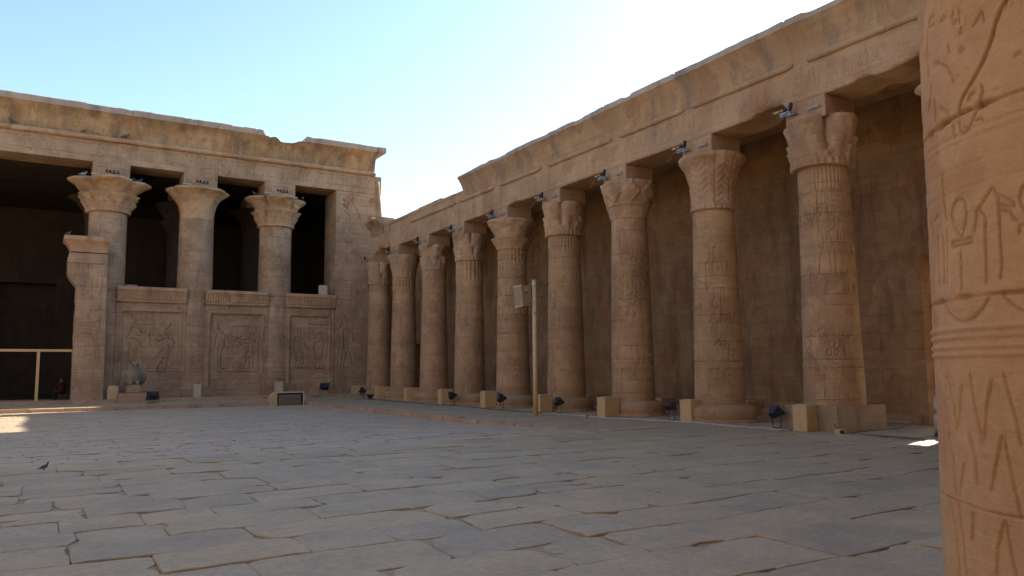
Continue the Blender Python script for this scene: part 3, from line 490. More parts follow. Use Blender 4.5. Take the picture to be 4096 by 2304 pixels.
cols = [
 (15.21, 'crowded', dict(plinth=True, figs=BK['K9'] and generic_fig(W-.05, 4.6, 2.3, 5)+cartouches(W+.1, 2.5, 5, 3), reeds=(7.35, 8.08, 40), bands=(7.30, 7.18, 7.02, 6.88, 6.72, 2.1, 2.35, 4.2), capR=1.22, dz=.03, nt=280), 'stone column on a tall square plinth with a two-lobed tiered capital'),
 (19.92, 'palm', dict(figs=BK['K9']+generic_fig(W+.02, 5.6, .9, 2), zb=7.62, capR=1.15, bands=(7.55, 2.1, 4.0, 7.3), dz=.03, nt=200), 'stone column whose tall capital is carved with palm fronds and diagonal leaves'),
 (24.67, 'lotus', dict(figs=BK['K8'], bands=(2.1, 4.0, 6.9), capR=1.15, dz=.04, nt=160), 'stone column with pointed lotus leaves on its capital and smooth reddish repairs on the shaft'),
 (29.39, 'crowded', dict(figs=generic_fig(W-.1, 3.9, 1.6, 4)+cartouches(W, 5.8, 4, 6), reeds=(7.5, 8.1, 30), capR=1.12), 'stone column with a battered two-tier capital just right of the speaker pole'),
 (34.11, 'bell', dict(figs=generic_fig(W-.1, 3.7, 1.8, 8), capR=1.33, reeds=(7.5, 8.1, 24)), 'stone column with a smooth wide bell capital behind the beige speaker cabinet'),
 (38.85, 'tier', dict(figs=generic_fig(W-.05, 3.6, 1.8, 9), reeds=(7.0, 8.1, 20), capR=1.05), 'stone column with a frilled tiered capital below the broken end of the cornice'),
 (43.5, 'quatre_worn', dict(figs=generic_fig(W-.05, 3.6, 1.8, 10), reeds=(7.3, 8.1, 40), capR=1.04), 'stone column with a chipped lobed capital, third from the temple corner'),
 (48.2, 'flute', dict(figs=generic_fig(W-.05, 3.6, 1.8, 12), reeds=(7.3, 8.1, 22), capR=1.1), 'stone column with a fluted capital and thick reeds below it, second from the temple corner'),
 (52.6, 'tier', dict(figs=(), reeds=(7.4, 8.0, 60), capR=1.0), 'stone column with a squat broken capital, standing against the temple corner')]
colT = []
for i, (y, k, kw, lb) in enumerate(cols):
    colT.append(column('colonnade_column', lb, 21.0, y, k, 20+i*3, G, **kw))
c11 = column('colonnade_column', 'stone column hidden behind the large foreground column, one pale capital lobe showing', 21.0, 10.5, 'quatre', 77, G, capR=1.45, dz=.08)
# ---------------------------------------------------------------- entablature of the long colonnade
ent = thing('colonnade_entablature', 'long carved stone entablature with broken cornice resting on the colonnade', 'entablature', (20.3, 30, 10.3))
def rel(o, parent):   # keep the world coordinates baked in the mesh
    o.parent = parent; o.matrix_parent_inverse = Matrix.Translation(parent.location).inverted(); return o
us = np.arange(1.5, 52.72, .05); nv = 26; S = np.linspace(0, 1, nv)[:, None]
chipz = .30*np.clip(fbm(us*.55, us*0, 0, 91, 4)*1.6+.15, 0, 1)
dam = np.interp(us, [1.5, 11, 11.4, 14.1, 14.4, 16.2, 17.2, 18.2, 23.5, 32, 33, 36.8, 39.8, 42, 44, 47, 49, 53, 54], [.5, .6, 1, .9, .0, 1, .8, .05, .05, .15, .9, .3, .9, .4, 1, .8, 1, .9, 1])
chipz = chipz*dam+.02*dam; pier = np.zeros_like(us)
for cy_ in [10.5]+[c[0] for c in cols]: pier = np.maximum(pier, smooth(-np.abs(us-cy_), -1.0, -.72))
chipz = chipz*(1-pier)
VV = 10.30+chipz[None, :]+S*(11.52-10.30-chipz[None, :])
UU = np.tile(us, (nv, 1)); dpt = VV-10.30-chipz[None, :]
H = -.10*chipz[None, :]/.3*np.exp(-dpt*5)*3.0
H = H+.012*fbm(UU*1.3, VV*1.3, 0, 33, 4)-.03*np.clip(1-dpt/.04, 0, 1)
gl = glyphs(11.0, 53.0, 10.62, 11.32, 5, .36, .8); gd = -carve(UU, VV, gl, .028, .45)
H = H+carve(UU, VV, gl, .028, .022)*(fbm(UU*.7, VV*.7, 0, 3, 2) > -.45)
H = H-.012*(np.abs(VV-10.56) < .03)-.012*(np.abs(VV-11.36) < .03)
for cy_ in [10.5]+[c[0]+.1 for c in cols]: H = H-.03*np.clip(1-np.abs(UU-cy_-.02*vn(VV*4, VV, 0, int(cy_)))/.03, 0, 1)
rel(slab('architrave', (20.28, 0, 0), (0, 1, 0), (-1, 0, 0), us, VV, H, 1.42, M['arch'], None, dirt_or_groove=gd), ent)
# torus moulding in worn lengths
tb = MB(); rg = random.Random(9)
gaps = [(15.2, 15.6), (20.2, 20.5), (24.5, 24.8), (29.6, 30.2), (34.0, 34.7), (38.6, 39.2)]; a = 1.5
for g0, g1 in gaps+[(45.5, 60)]:
    ys = np.arange(a, min(g0, 45.5), .25)
    if len(ys) > 2:
        tb.tube([(20.27+.012*float(vn(y*2, 0, 0, 5)), y, 11.56+.010*float(vn(y*2, 9, 0, 5))) for y in ys], [.045+.068*min(1, 3*(i+.3)/3, (len(ys)-i-.3)) for i in range(len(ys))], 12)
    a = g1
o = tb.obj('torus_moulding', M['arch'], None, True); rel(o, ent); o
def cornice(name, o, U, N, u0, u1, z0, zc, zt, proj, mat, lipmat, parent, seed, step=.08, joints=(), back=1.4, topf=None, worn=.03):
    us = np.arange(u0, u1+step*.5, step); s = np.linspace(0, 1, 16); prof = [(proj*(.04+.90*t**2.6), z0+(zc-z0)*t) for t in s]
    prof += [(proj*1.0, zc+.015), (proj*1.03, zc+(zt-zc)*.5), (proj*1.02, zt-.04), (proj*.96, zt), (proj*.3, zt+.01), (-back*.5, zt)]
    n = np.array([p[0] for p in prof])[:, None]+0*us; z = np.array([p[1] for p in prof])[:, None]+0*us; Ug = np.tile(us, (len(prof), 1))
    e = fbm(Ug*1.1+seed, z*1.6, 0, seed, 4); k = smooth(z, zc-.2, zc+.1); n = n+e*worn*(.5+1.6*k); z = z+k*.035*fbm(us*1.4, us*0, 0, seed+5, 4)[None, :]*(.6+.8*(worn > .03))
    chips = smooth(fbm(us*.9, us*0+seed, 0, seed+8, 3), .22, .5)[None, :]*k; n = n-chips*.16*worn/.03*.6; z = z-chips*smooth(z, zt-.1, zt)*.07*worn/.03
    for j in joints:
        q = np.clip(1-np.abs(Ug-j)/(.05), 0, 1); n = n-q*.05; z = z-q*smooth(z, zt-.1, zt)*.06
    if topf is not None:
        lim = topf(us)[None, :]; over = np.maximum(0, z-lim); z = z-over; n = n-np.minimum(over*.6, .30)*(over > 0)
    o = np.array(o, float); U = np.array(U, float); N = np.array(N, float)
    P = o+Ug[..., None]*U+n[..., None]*N+z[..., None]*np.array((0, 0, 1.)); m_, k_ = n.shape
    V = P.reshape(-1, 3).tolist(); idx = np.arange(m_*k_).reshape(m_, k_); q = np.stack([idx[:-1, :-1], idx[:-1, 1:], idx[1:, 1:], idx[1:, :-1]], -1).reshape(-1, 4)
    if np.cross(U, (0, 0, 1.))@N < 0: q = q[:, ::-1]
    F = q.tolist(); nb = len(V)
    for kk in range(k_): p = o+us[kk]*U-back*N; V += [list(p+np.array((0, 0, min(z[-1, kk], zt)))), list(p+np.array((0, 0, z0)))]
    flip = np.cross(U, (0, 0, 1.))@N < 0
    for kk in range(k_-1):
        a, b = idx[-1, kk], idx[-1, kk+1]; c, d = nb+2*kk, nb+2*(kk+1)
        for f in ((a, b, d, c), (c, d, d+1, c+1), (c+1, d+1, idx[0, kk+1], idx[0, kk])): F.append(tuple(int(x) for x in (f if not flip else f[::-1])))
    for kk, rev in ((0, 1), (k_-1, 0)):
        f = [int(idx[i, kk]) for i in range(m_)]+[nb+2*kk, nb+2*kk+1]; F.append(tuple(f if rev else f[::-1]))
    ob = mesh_obj(name, V, F, [mat, lipmat], None, smooth_=False)
    mi = np.zeros(len(ob.data.polygons), np.int32); npr = (m_-1)*(k_-1); rowi = np.arange(npr)//(k_-1); mi[:npr] = (rowi >= 15); ob.data.polygons.foreach_set('material_index', mi)
    if parent is not None: rel(ob, parent)
    return ob
YZ = ((20.3, 0, 0), (0, 1, 0), (-1, 0, 0))
cornice('cornice', *YZ, 1.5, 38.2, 11.50, 12.72, 12.97, .42, M['soot'], M['lip'], ent, 3, .07, joints=(6, 11.2, 15.55, 20.6, 24.9, 29.4, 33.6), topf=lambda u: np.interp(u, [1.5, 24.0, 25.4, 26.3, 28.6, 29.3, 31.0, 33.0, 35, 36.5, 38.2], [13.1, 13.1, 12.97, 12.93, 12.95, 12.89, 12.95, 12.92, 12.93, 12.90, 12.86]), worn=.02)
# lower broken courses towards the temple
mb = MB(); rg = random.Random(31); y = 38.24
while y < 50.0:
    l = rg.uniform(1.1, 2.2); top = 12.22+rg.uniform(-.05, .10)
    mb.box(20.34+rg.uniform(-.03, .05), 21.7, y+.012, min(y+l-.012, 50.15), 11.98 if y > 38.3 else 11.9, top, .03); y += l
y = 38.24
while y < 50.0: l = rg.uniform(2.0, 3.4); mb.box(20.30+rg.uniform(-.02, .05), 21.7, y+.006, min(y+l-.006, 50.2), 11.525, 11.965, .02); y += l
o = mb.obj('parapet_course', M['arch']); rel(o, ent); o
rel(MB().box(21.72, 25.08, 1.5, 52.3, 11.30, 11.9).obj('roof_slab', M['arch']), ent); rel(MB().box(21.72, 27.0, 1.5, 38.0, 11.91, 12.6).obj('roof_slab', M['arch']), ent)
# surviving cornice block at the temple end
fr = cornice('cornice_fragment', *YZ, 50.3, 52.62, 11.55, 12.45, 12.72, .62, M['plinth'], M['plinth'], None, 8, .07, worn=.06, back=.8)
props(fr, 'grey broken cornice block perched at the temple end of the colonnade', 'stone block')
# ---------------------------------------------------------------- enclosure wall
ew = MB()
for (a, b, z0, z1, x0) in [(-8, 9.4, -.1, 13.2, 25.1), (14.65, 54.15, -.1, 13.2, 25.1), (55.45, 76, -.1, 14.6, 25.1), (9.4, 14.65, 5.62, 13.2, 25.1), (54.15, 55.45, 3.95, 13.2, 25.1)]: ew.box(x0, 26.4, a, b, z0, z1)  # stretch past the temple corner raised, out of view, to block the sun
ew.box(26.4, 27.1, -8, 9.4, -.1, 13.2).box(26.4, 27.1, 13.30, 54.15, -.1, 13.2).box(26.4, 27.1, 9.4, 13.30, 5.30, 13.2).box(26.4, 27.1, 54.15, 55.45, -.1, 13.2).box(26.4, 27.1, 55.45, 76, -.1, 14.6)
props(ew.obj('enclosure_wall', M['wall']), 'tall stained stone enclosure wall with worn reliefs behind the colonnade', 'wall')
lb = MB(); lb.box(24.86, 25.12, 14.9, 22.5, -.05, .30, .02).box(24.86, 25.12, 23.4, 50, -.05, .22, .02)
props(lb.obj('wall_ledge', M['plinth']), 'low stone ledge along the foot of the enclosure wall', 'ledge')
props(MB().box(-27.5, -25.8, -8, 56, -.3, 13).obj('court_wall', M['wall']), 'stone wall closing the sunlit far side of the court', 'wall')
py = MB()
for sx in (-1, 1):
    x0, x1 = (-34, -4.2) if sx < 0 else (1.8, 34)
    V = [(x0, -6, -.3), (x1, -6, -.3), (x1, -14, -.3), (x0, -14, -.3), (x0+1.5, -7.6, 30), (x1-1.5*(sx > 0), -7.6, 30), (x1-1.5*(sx > 0), -12.4, 30), (x0+1.5, -12.4, 30)]
    py.add(V, [(0, 1, 5, 4), (1, 2, 6, 5), (2, 3, 7, 6), (3, 0, 4, 7), (4, 5, 6, 7), (3, 2, 1, 0)])
props(py.obj('pylon', M['fac']), 'huge twin-towered stone pylon closing the court behind the viewer', 'pylon')
# ---------------------------------------------------------------- temple facade
FY = 55.0
fac = thing('temple_facade', 'temple front with cornice, lintel and corner pier above the screen walls', 'temple', (10, FY, 0))
def fadd(o): rel(o, fac); return o
XZ = ((0, FY, 0), (1, 0, 0), (0, -1, 0))
us = np.arange(-25.4, 22.0, .07); vs = np.concatenate([[15.40], np.arange(15.47, 16.82, .07)]); UU, VV = np.meshgrid(us, vs)
H = .012*fbm(UU*1.2, VV*1.2, 0, 41, 4)+carve(UU, VV, glyphs(2.2, 21, 15.65, 16.6, 6, .40, .8), .035, .028)*(fbm(UU*.5, VV*.5, 0, 4, 2) > -.3)
H = H+carve(UU, VV, [[(-1.9, 16.0), (-1.6, 16.3), (-1.2, 16.35), (-.8, 16.3), (-.5, 16.0)], [(-1.2, 16.35), (-1.35, 16.15), (-1.2, 15.95), (-1.05, 16.15), (-1.2, 16.35)]], .05, .03)
for x in (-5.9, 3.4, 8.9, 14.3, 18.3): H = H-.02*np.clip(1-np.abs(UU-x)/.05, 0, 1)
fadd(slab('architrave', *XZ, us, vs, H, 2.2, M['fac']))
# corner pier with carved figures, side slightly battered
us = np.arange(0, 1.0001, 1/90.); vs = np.arange(-.05, 15.401, .06); SS, VV = np.meshgrid(us, vs); xr = 23.3-.096*VV; UU = 18.45+SS*(xr-18.45)
H = .014*fbm(UU*1.2, VV*1.2, 0, 43, 4)+carve(UU, VV, BK['PF'], .06, .08)-.03*smooth(-np.abs(UU-xr+.28), -.05, 0)
P = np.stack([UU, FY-H, VV], -1).reshape(-1, 3); k = np.arange(UU.size).reshape(UU.shape); F = np.stack([k[:-1, :-1], k[:-1, 1:], k[1:, 1:], k[1:, :-1]], -1).reshape(-1, 4).tolist()
per = list(k[0, :])+list(k[1:, -1])+list(k[-1, -2::-1])+list(k[-2:0:-1, 0]); B = P[per].copy(); B[:, 1] = FY+2.6; n0 = len(P); V = np.vstack([P, B]); K = len(per)
for i in range(K): F.append((int(per[(i+1) % K]), int(per[i]), n0+i, n0+(i+1) % K))
F.append(tuple(n0+i for i in range(K))[::-1]); fadd(mesh_obj('corner_pier', V, F, M['fac']))
fadd(MB().tube([(23.3-.096*z-.05, FY-.02, z) for z in np.arange(0, 16.8, .4)], .15, 12).obj('corner_moulding', M['fac'], None, True))
fadd(MB().tube([(x, FY-.09+.012*float(vn(x*2, 0, 0, 3)), 16.95+.012*float(vn(x*2, 4, 0, 3))) for x in np.arange(-25.4, 21.65, .22)], [.17+.018*float(vn(i*.7, 0, 0, 8)) for i in range(len(np.arange(-25.4, 21.65, .22)))], 12).obj('torus_moulding', M['cap'], None, True))
def ftop(u): return np.interp(u, [-26, 12.75, 12.95, 13.3, 13.7, 14.1, 14.9, 15.5, 15.88, 15.95, 22.5], [19.3, 19.3, 18.72, 18.50, 18.60, 18.30, 18.34, 18.55, 18.5, 19.3, 19.3])+.05*fbm(u*2.5, u*0, 0, 4, 3)*((u > 12.9) & (u < 15.9))
cornice('cornice', *XZ, -25.6, 21.45, 16.95, 18.55, 18.98, .66, M['cornice'], M['lip'], fac, 13, .07, joints=(4.4, 8.2, 12.4, 18.9), back=2.0, topf=ftop, worn=.014)
fadd(MB().box(21.46, 22.12, FY-.74, FY+1.4, 18.54, 18.97, .04).obj('cornice_end_slab', M['lip']))
# dark hall behind
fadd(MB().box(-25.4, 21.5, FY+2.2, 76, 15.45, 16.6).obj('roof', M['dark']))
fadd(MB().box(21.5, 22.4, FY+2.6, 76, 0, 16.6).obj('side_wall', M['fac'])); fadd(MB().box(20.6, 21.49, FY+2.6, 76, 0, 15.44).obj('side_wall', M['dark'])); fadd(MB().box(-25.4, -24, FY+2.6, 76, 0, 15.45).obj('side_wall', M['dark']))  # inner lining carries the hall's shade in its colour
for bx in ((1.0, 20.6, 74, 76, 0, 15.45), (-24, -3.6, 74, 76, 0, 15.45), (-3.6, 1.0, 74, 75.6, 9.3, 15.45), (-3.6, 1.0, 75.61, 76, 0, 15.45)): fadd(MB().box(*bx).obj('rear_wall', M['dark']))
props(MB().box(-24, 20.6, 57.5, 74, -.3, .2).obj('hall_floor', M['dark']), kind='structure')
# dado below the screens
us = np.arange(3.5, 18.44, .10); vs = np.linspace(.24, 1.0, 8); UU, VV = np.meshgrid(us, vs); fadd(slab('dado', (0, FY-.10, 0), (1, 0, 0), (0, -1, 0), us, vs, .025*fbm(UU*1.2, VV*1.5, 0, 47, 4), 1.2, M['fac']))
# facade columns
GF = 'tall columns of the temple front'
def fcol(x, kind, seed, lb, y=56.0, mat='fac', cmat='cap', R=2.42, group=GF, nt=160, **k):
    t = column('temple_column', lb, x, y, kind, seed, group, capR=R, base=False, zb=12.25, zt=14.42, r_base=1.2, r_top=1.10, mat=mat, cmat=cmat, abz=15.40, abh=1.08, dz=.06, nt=nt, **k)
    return t
f1 = fcol(3.46, 'quatre', 3, 'tall temple column with a crisp four-lobed tiered capital beside the door jamb', reeds=(11.45, 12.2, 60))
f2 = fcol(8.89, 'open', 5, 'tall temple column with a smooth worn bell capital, between the first and second screens', R=2.0)
f3 = fcol(14.27, 'quatre', 8, 'tall temple column with a chipped lobed capital, nearest to the temple corner', R=2.2, reeds=(11.4, 12.2, 50))
for i, x in enumerate((3.46, 8.89, 14.27)):
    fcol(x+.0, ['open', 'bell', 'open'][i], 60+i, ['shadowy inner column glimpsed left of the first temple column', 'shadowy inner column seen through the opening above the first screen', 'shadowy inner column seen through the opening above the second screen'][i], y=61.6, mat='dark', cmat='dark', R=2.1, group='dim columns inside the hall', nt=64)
# screens
def screen(x0, x1, polys, lb, seed, cut=None):
    t = thing('screen_wall', lb, 'screen wall', ((x0+x1)/2, FY, 1.0), 0, 'carved screen walls between the temple columns')
    us = np.arange(x0, x1+.02, .045); vs = np.arange(1.0, 6.52, .045); UU, VV = np.meshgrid(us, vs)
    H = .014*fbm(UU*1.3, VV*1.3, 0, seed, 4)+carve(UU, VV, polys, .055, .07)
    ins = np.minimum(np.minimum(UU-x0, x1-UU)-.34, 5.86-VV); H = H-.09*smooth(ins, .0, .06)
    ed = np.abs(ins+.05); H = H+.05*np.clip(1-ed/.09, 0, 1)**.5*(fbm(UU*.8, VV*.8, 0, seed+1, 2) > -.35)
    H = H+.014*fbm(UU*4, VV*4, 0, seed+3, 3)*(ins > .1)
    o = slab('panel', (0, FY-.02, 0), (1, 0, 0), (0, -1, 0), us, vs, H, 1.25, M['fac'], dirt_or_groove=-carve(UU, VV, polys, .055, .6)); rel(o, t)
    mb = MB(); mb.tube([(x, FY-.10, 6.50) for x in np.linspace(x0, x1, 12)], .07, 10); o = mb.obj('torus_moulding', M['fac'], None, True); rel(o, t)
    us = np.arange(x0-.02, x1+.03, .03); sv = np.linspace(6.57, 7.44, 26); UU, VV = np.meshgrid(us, sv); q = (VV-6.57)/.87
    n = .06+.16*np.clip(q/.72, 0, 1)**2*1.0+.06*(q > .74)
    bumps = .07*np.abs(np.sin((UU-x0)*math.pi/.165))**.6*(q > .10)*(q < .66)*(vn(UU*2.5, VV*.1, 0, seed+8) > -.45); n = n+bumps+.012*fbm(UU*2, VV*2, 0, seed, 3)
    o = slab('cornice', (0, FY-.02, 0), (1, 0, 0), (0, -1, 0), us, sv, n, 1.25, M['cap']); rel(o, t)
    return t
screen(4.12, 8.26, BK['S1'], 'first carved screen wall, behind the falcon statue, with a round scar in its relief', 51)
screen(9.47, 13.60, BK['S2'], 'second carved screen wall, showing an offering scene inside a crisp raised frame', 55)
screen(14.86, 18.42, BK['S3'], 'third carved screen wall, partly plastered, with two standing figures, next to the corner pier', 59)
# door jamb
j = thing('door_jamb', 'broken stone door jamb with flared cornice standing left of the screens', 'door jamb', (2.6, 54, .27))
def jadd(o): rel(o, j); return o
us = np.linspace(0, 1, 34); vs = np.arange(.26, 9.32, .06); SS, VV = np.meshgrid(us, vs)
xl = np.interp(vs, [.26, 7.25, 7.4, 7.75, 7.95, 8.9, 9.32], [1.77, 1.77, 1.62, 1.36, 1.27, 1.24, 1.33])+.03*fbm(vs*2, vs*0, 0, 3, 3); xr = np.interp(vs, [.26, 4.2, 9.32], [3.50, 3.45, 3.40])
UU = xl[:, None]+SS*(xr-xl)[:, None]; H = .02*fbm(UU*1.5, VV*1.5, 0, 71, 4)
H = H+.07*((UU > 2.95) & (UU < 3.12) & (VV > 4.4) & (VV < 8.25))*(vn(VV*3, UU*0, 0, 4) > -.6)+.08*((VV > 8.62) & (VV < 8.80) & (UU < 3.15))-.10*((UU > 2.35) & (UU < 2.6) & (VV > 8.32) & (VV < 8.60))-.03*((UU > 2.9) & (VV < 1.6))
for zz in (.9, 1.9, 2.9, 3.75, 4.6, 5.4, 6.3, 7.3, 8.35): H = H-.022*np.clip(1-np.abs(VV-zz-.02*vn(UU*2, VV*0, 0, 5))/.035, 0, 1)
P = np.stack([UU, 53.7-H, VV], -1).reshape(-1, 3); k = np.arange(UU.size).reshape(UU.shape); F = np.stack([k[:-1, :-1], k[:-1, 1:], k[1:, 1:], k[1:, :-1]], -1).reshape(-1, 4).tolist()
per = list(k[0, :])+list(k[1:, -1])+list(k[-1, -2::-1])+list(k[-2:0:-1, 0]); B = P[per].copy(); B[:, 1] = 55.3; n0 = len(P); V = np.vstack([P, B]); K = len(per)
for i in range(K): F.append((int(per[(i+1) % K]), int(per[i]), n0+i, n0+(i+1) % K))
F.append(tuple(n0+i for i in range(K))[::-1]); jadd(mesh_obj('pillar', V, F, M['fac']))
zs = np.linspace(9.32, 10.28, 20); q = (zs-9.32)/.96; fl = np.where(q < .72, .36*(q/.72)**2.4, .36)+.0
mb = MB(); V = []
for z, f in zip(zs, fl):
    for (x, y) in [(1.33-f, 53.68-f*.9), (2.0, 53.68-f*.9), (2.7, 53.68-f*.9), (3.40+f*.15, 53.68-f*.9), (3.40+f*.15, 55.2), (1.33-f, 55.2)]:
        V.append((x+.02*float(vn(x*3, z*4, 0, 2)), y+.02*float(vn(x*3, z*4, 0, 6)), z+(.03*float(vn(x*2, 0, 0, 7)) if z > 10.2 else 0)))
F = [(r*6+i, r*6+(i+1) % 6, (r+1)*6+(i+1) % 6, (r+1)*6+i) for r in range(19) for i in range(6)]+[tuple(range(5, -1, -1)), tuple(19*6+i for i in range(6))]
mb.add(V, F); jadd(mb.obj('cornice', M['cap']))
# door frame rails across the dark doorway
rl = thing('barrier_frame', 'pale timber barrier frame across the dark temple doorway', 'barrier', (0, 53.9, .25))
for nm, bx in (('rail', (-8, 1.74, 53.84, 53.96, 3.19, 3.34)), ('post', (-.08, .08, 53.83, 53.97, .25, 3.19)), ('post', (-4.5, -4.34, 53.83, 53.97, .25, 3.19))):
    o = MB().box(*bx, .01).obj(nm, M['yellow']); rel(o, rl)
# ---------------------------------------------------------------- foreground column
fg = thing('foreground_column', 'large reddish stone column close to the viewer with carved ankh and staff', 'column', (4.78, 1.6, 0))
thv = np.concatenate([np.linspace(1.9, 4.0, 460, endpoint=False), np.linspace(4.0, 1.9+2*pi, 70, endpoint=False)])
zsv = np.concatenate([np.linspace(-.03, .5, 12, endpoint=False), np.arange(.5, 4.4, .0085), np.linspace(4.42, 8.2, 60)])
T, Z = np.meshgrid(thv, zsv); Rr = 1.02-.0165*Z; Ux = (T-2)*1.0; X = np.cos(T)*Rr; Y = np.sin(T)*Rr
D = np.zeros_like(T)
near = [[((a-2), b) for a, b in pl] for pl in BK['FC']]; vee = [[((a-2), b) for a, b in pl] for pl in BK['FCV']]
crack = near[:1]; near = near[1:]
wob = lambda f, s: .005*fbm(X*f+s, Y*f, Z*f, s, 3)
Zw = Z+wob(1.6, 3); Uw = Ux+wob(2.2, 5)
D += carve(Uw, Zw, near, .009, .014, .8)+carve(Uw, Zw, crack, .012, .026, .8)
D += carve(Uw, Zw, [[(a+.022, b) for a, b in pl] for pl in near], .035, .005, 1)
D += carve(Uw, Zw, vee, .010, .013, .7)+carve(Uw, Zw, [[(a+.03, b) for a, b in pl] for pl in vee], .05, .008, 1)
def ring(z, wd, dp, br=0, sd=0): 
    zz = z+.006*vn(X*3, Y*3, 0, sd+2); q = np.clip(1-np.abs(Z-zz)/(wd*(1+br*np.clip(vn(X*4, Y*4, z, sd), 0, 1))), 0, 1); return -dp*q**.7*(1+br*np.clip(vn(X*4, Y*4, z, sd), 0, 1))
D += ring(3.169, .008, .018, 3, 11)+ring(2.235, .006, .012, 2.2, 13)+ring(1.219, .006, .010, 2.0, 15)
D += ring(3.065, .012, .007)+ring(3.02, .012, .006)+ring(2.90, .014, .004)+ring(2.785, .012, .005)
for zz in (2.085, 2.045, 1.995, 1.955): D += .013*np.clip(1-np.abs(Z-zz)/.016, 0, 1)**.6
for (a, b, c, d) in [(2.49, 3.160, .045, .016), (2.34, 3.145, .035, .02), (2.84, 3.168, .045, .015), (2.62, 2.240, .05, .012), (2.40, 2.24, .022, .01), (2.72, 3.17, .03, .01)]:   # holes along the joints
    D -= .045*np.exp(-(((T-a)/c)**2+((Z-b)/d)**2))
D += -.006*smooth(fbm(X*14, Y*14, Z*14, 81, 2), .45, .7)+.0022*fbm(X*22, Y*22, Z*22, 82, 2)
D += carve(Uw, Zw, glyphs(-.1, 1.6, 2.93, 3.05, 3, .12, .5)+glyphs(-.1, 1.6, 3.5, 3.95, 8, .16, .35), .006, .008, 1)
D += .010*fbm(X*1.3, Y*1.3, Z*1.3, 61, 4)+.0025*fbm(X*9, Y*9, Z*9, 62, 3)-.012*smooth(fbm(X*2.5, Y*2.5, Z*2.5, 63, 4), .30, .55)
st_ = fbm(X*.6+Z*.3, Y*.6, Z*7, 66, 4); D += .001*st_
# half discs below the second joint
Rr = Rr+D; P = np.stack([Rr*np.cos(T), Rr*np.sin(T), Z], -1).reshape(-1, 3); nz_, nt_ = T.shape; i_ = np.arange(nz_*nt_).reshape(nz_, nt_); j_ = np.roll(i_, -1, 1)
F = np.stack([i_[:-1], j_[:-1], j_[1:], i_[1:]], -1).reshape(-1, 4).tolist(); uvs = np.stack([T, Z], -1).reshape(-1, 2)
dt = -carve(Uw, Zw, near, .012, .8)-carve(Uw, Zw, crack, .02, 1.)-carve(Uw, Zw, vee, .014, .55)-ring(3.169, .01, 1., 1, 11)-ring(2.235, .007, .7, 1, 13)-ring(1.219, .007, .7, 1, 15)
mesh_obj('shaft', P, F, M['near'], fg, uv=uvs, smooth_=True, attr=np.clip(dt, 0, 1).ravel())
capital(fg, 'quatre', 8.12, 9.7, .88, 1.3, 5)
MB().box(-.8, .8, -.8, .8, 9.6, 10.29, .01).obj('abacus', M['arch'], fg)
se = thing('portico_entablature', 'plain stone beams and roof of the portico above the foreground column', 'entablature', (12, 1.6, 10.3))
for nm, bx in (('architrave', (3.9, 20.2, .9, 2.3, 10.3, 11.5)), ('cornice', (3.7, 19.6, .7, 2.8, 11.5, 12.9)), ('roof_slab', (3.9, 20.2, -6, .88, 11.3, 11.9))):
    o = MB().box(*bx).obj(nm, M['arch']); rel(o, se)
# ---------------------------------------------------------------- boxes and lamps
GB = 'cream equipment boxes along the colonnade'
def ebox(x, y, lb, w=.60, d=.50, h=.74, rz=0, rear=False):
    t = thing('equipment_box', lb, 'box', (x, y, 0), rz, GB)
    MB().box(0, w, 0, d, 0, h, .012).obj('housing', M['yellow'], t)
    MB().box(-.012, w+.012, -.012, d+.012, h, h+.028, .006).obj('lid', M['pale'], t)
    MB().box(.05, w*.55, .06, d*.8, h+.028, h+.045, .004).obj('cover_plate', M['white'], t)
    MB().box(w*.12, w*.88, -.006, -.001, .06, h-.06, .002).obj('door_panel', M['yellow'], t)
    return t
eb = [(19.37, 15.0, 'nearest cream box, in front of the square plinth', .60, .50), (19.62, 19.99, 'cream box in front of the palm-capital column', .66, .55), (19.08, 24.13, 'cream box left of the lotus-capital column base', .72, .52),
 (19.0, 28.6, 'cream box standing directly beside the foot of the tall pole', .66, .44), (19.15, 33.8, 'cream box in front of the bell-capital column', .70, .52), (19.4, 39.2, 'cream box with a tilted floodlight, sixth from the near end', .72, .5),
 (19.5, 44.2, 'cream box third from the temple corner', .85, .5), (19.6, 49.3, 'cream box second from the temple corner with a dark lamp lying before it', .9, .5), (19.3, 53.3, 'cream box at the very foot of the corner pier', 1.0, .3)]
for x, y, l, ww, dd in eb: ebox(x, y, l, ww, dd, .80 if y > 30 else .745)
def crate(x, y, lb, w=.9, d=1.1, h=.52):
    t = thing('ledge_box', lb, 'box', (x, y, 0), 0, 'low cream boxes beside the enclosure wall')
    MB().box(0, w, 0, d, 0, h, .012).obj('housing', M['yellow'], t); MB().box(-.02, w+.02, -.02, d+.02, h, h+.03, .006).obj('lid', M['pale'], t)
crate(24.1, 31.9, 'low cream box by the wall, behind the third column'); crate(24.3, 26.6, 'low cream box by the wall between the lotus and palm columns'); crate(24.2, 21.5, 'low cream box by the wall, nearest to the viewer')
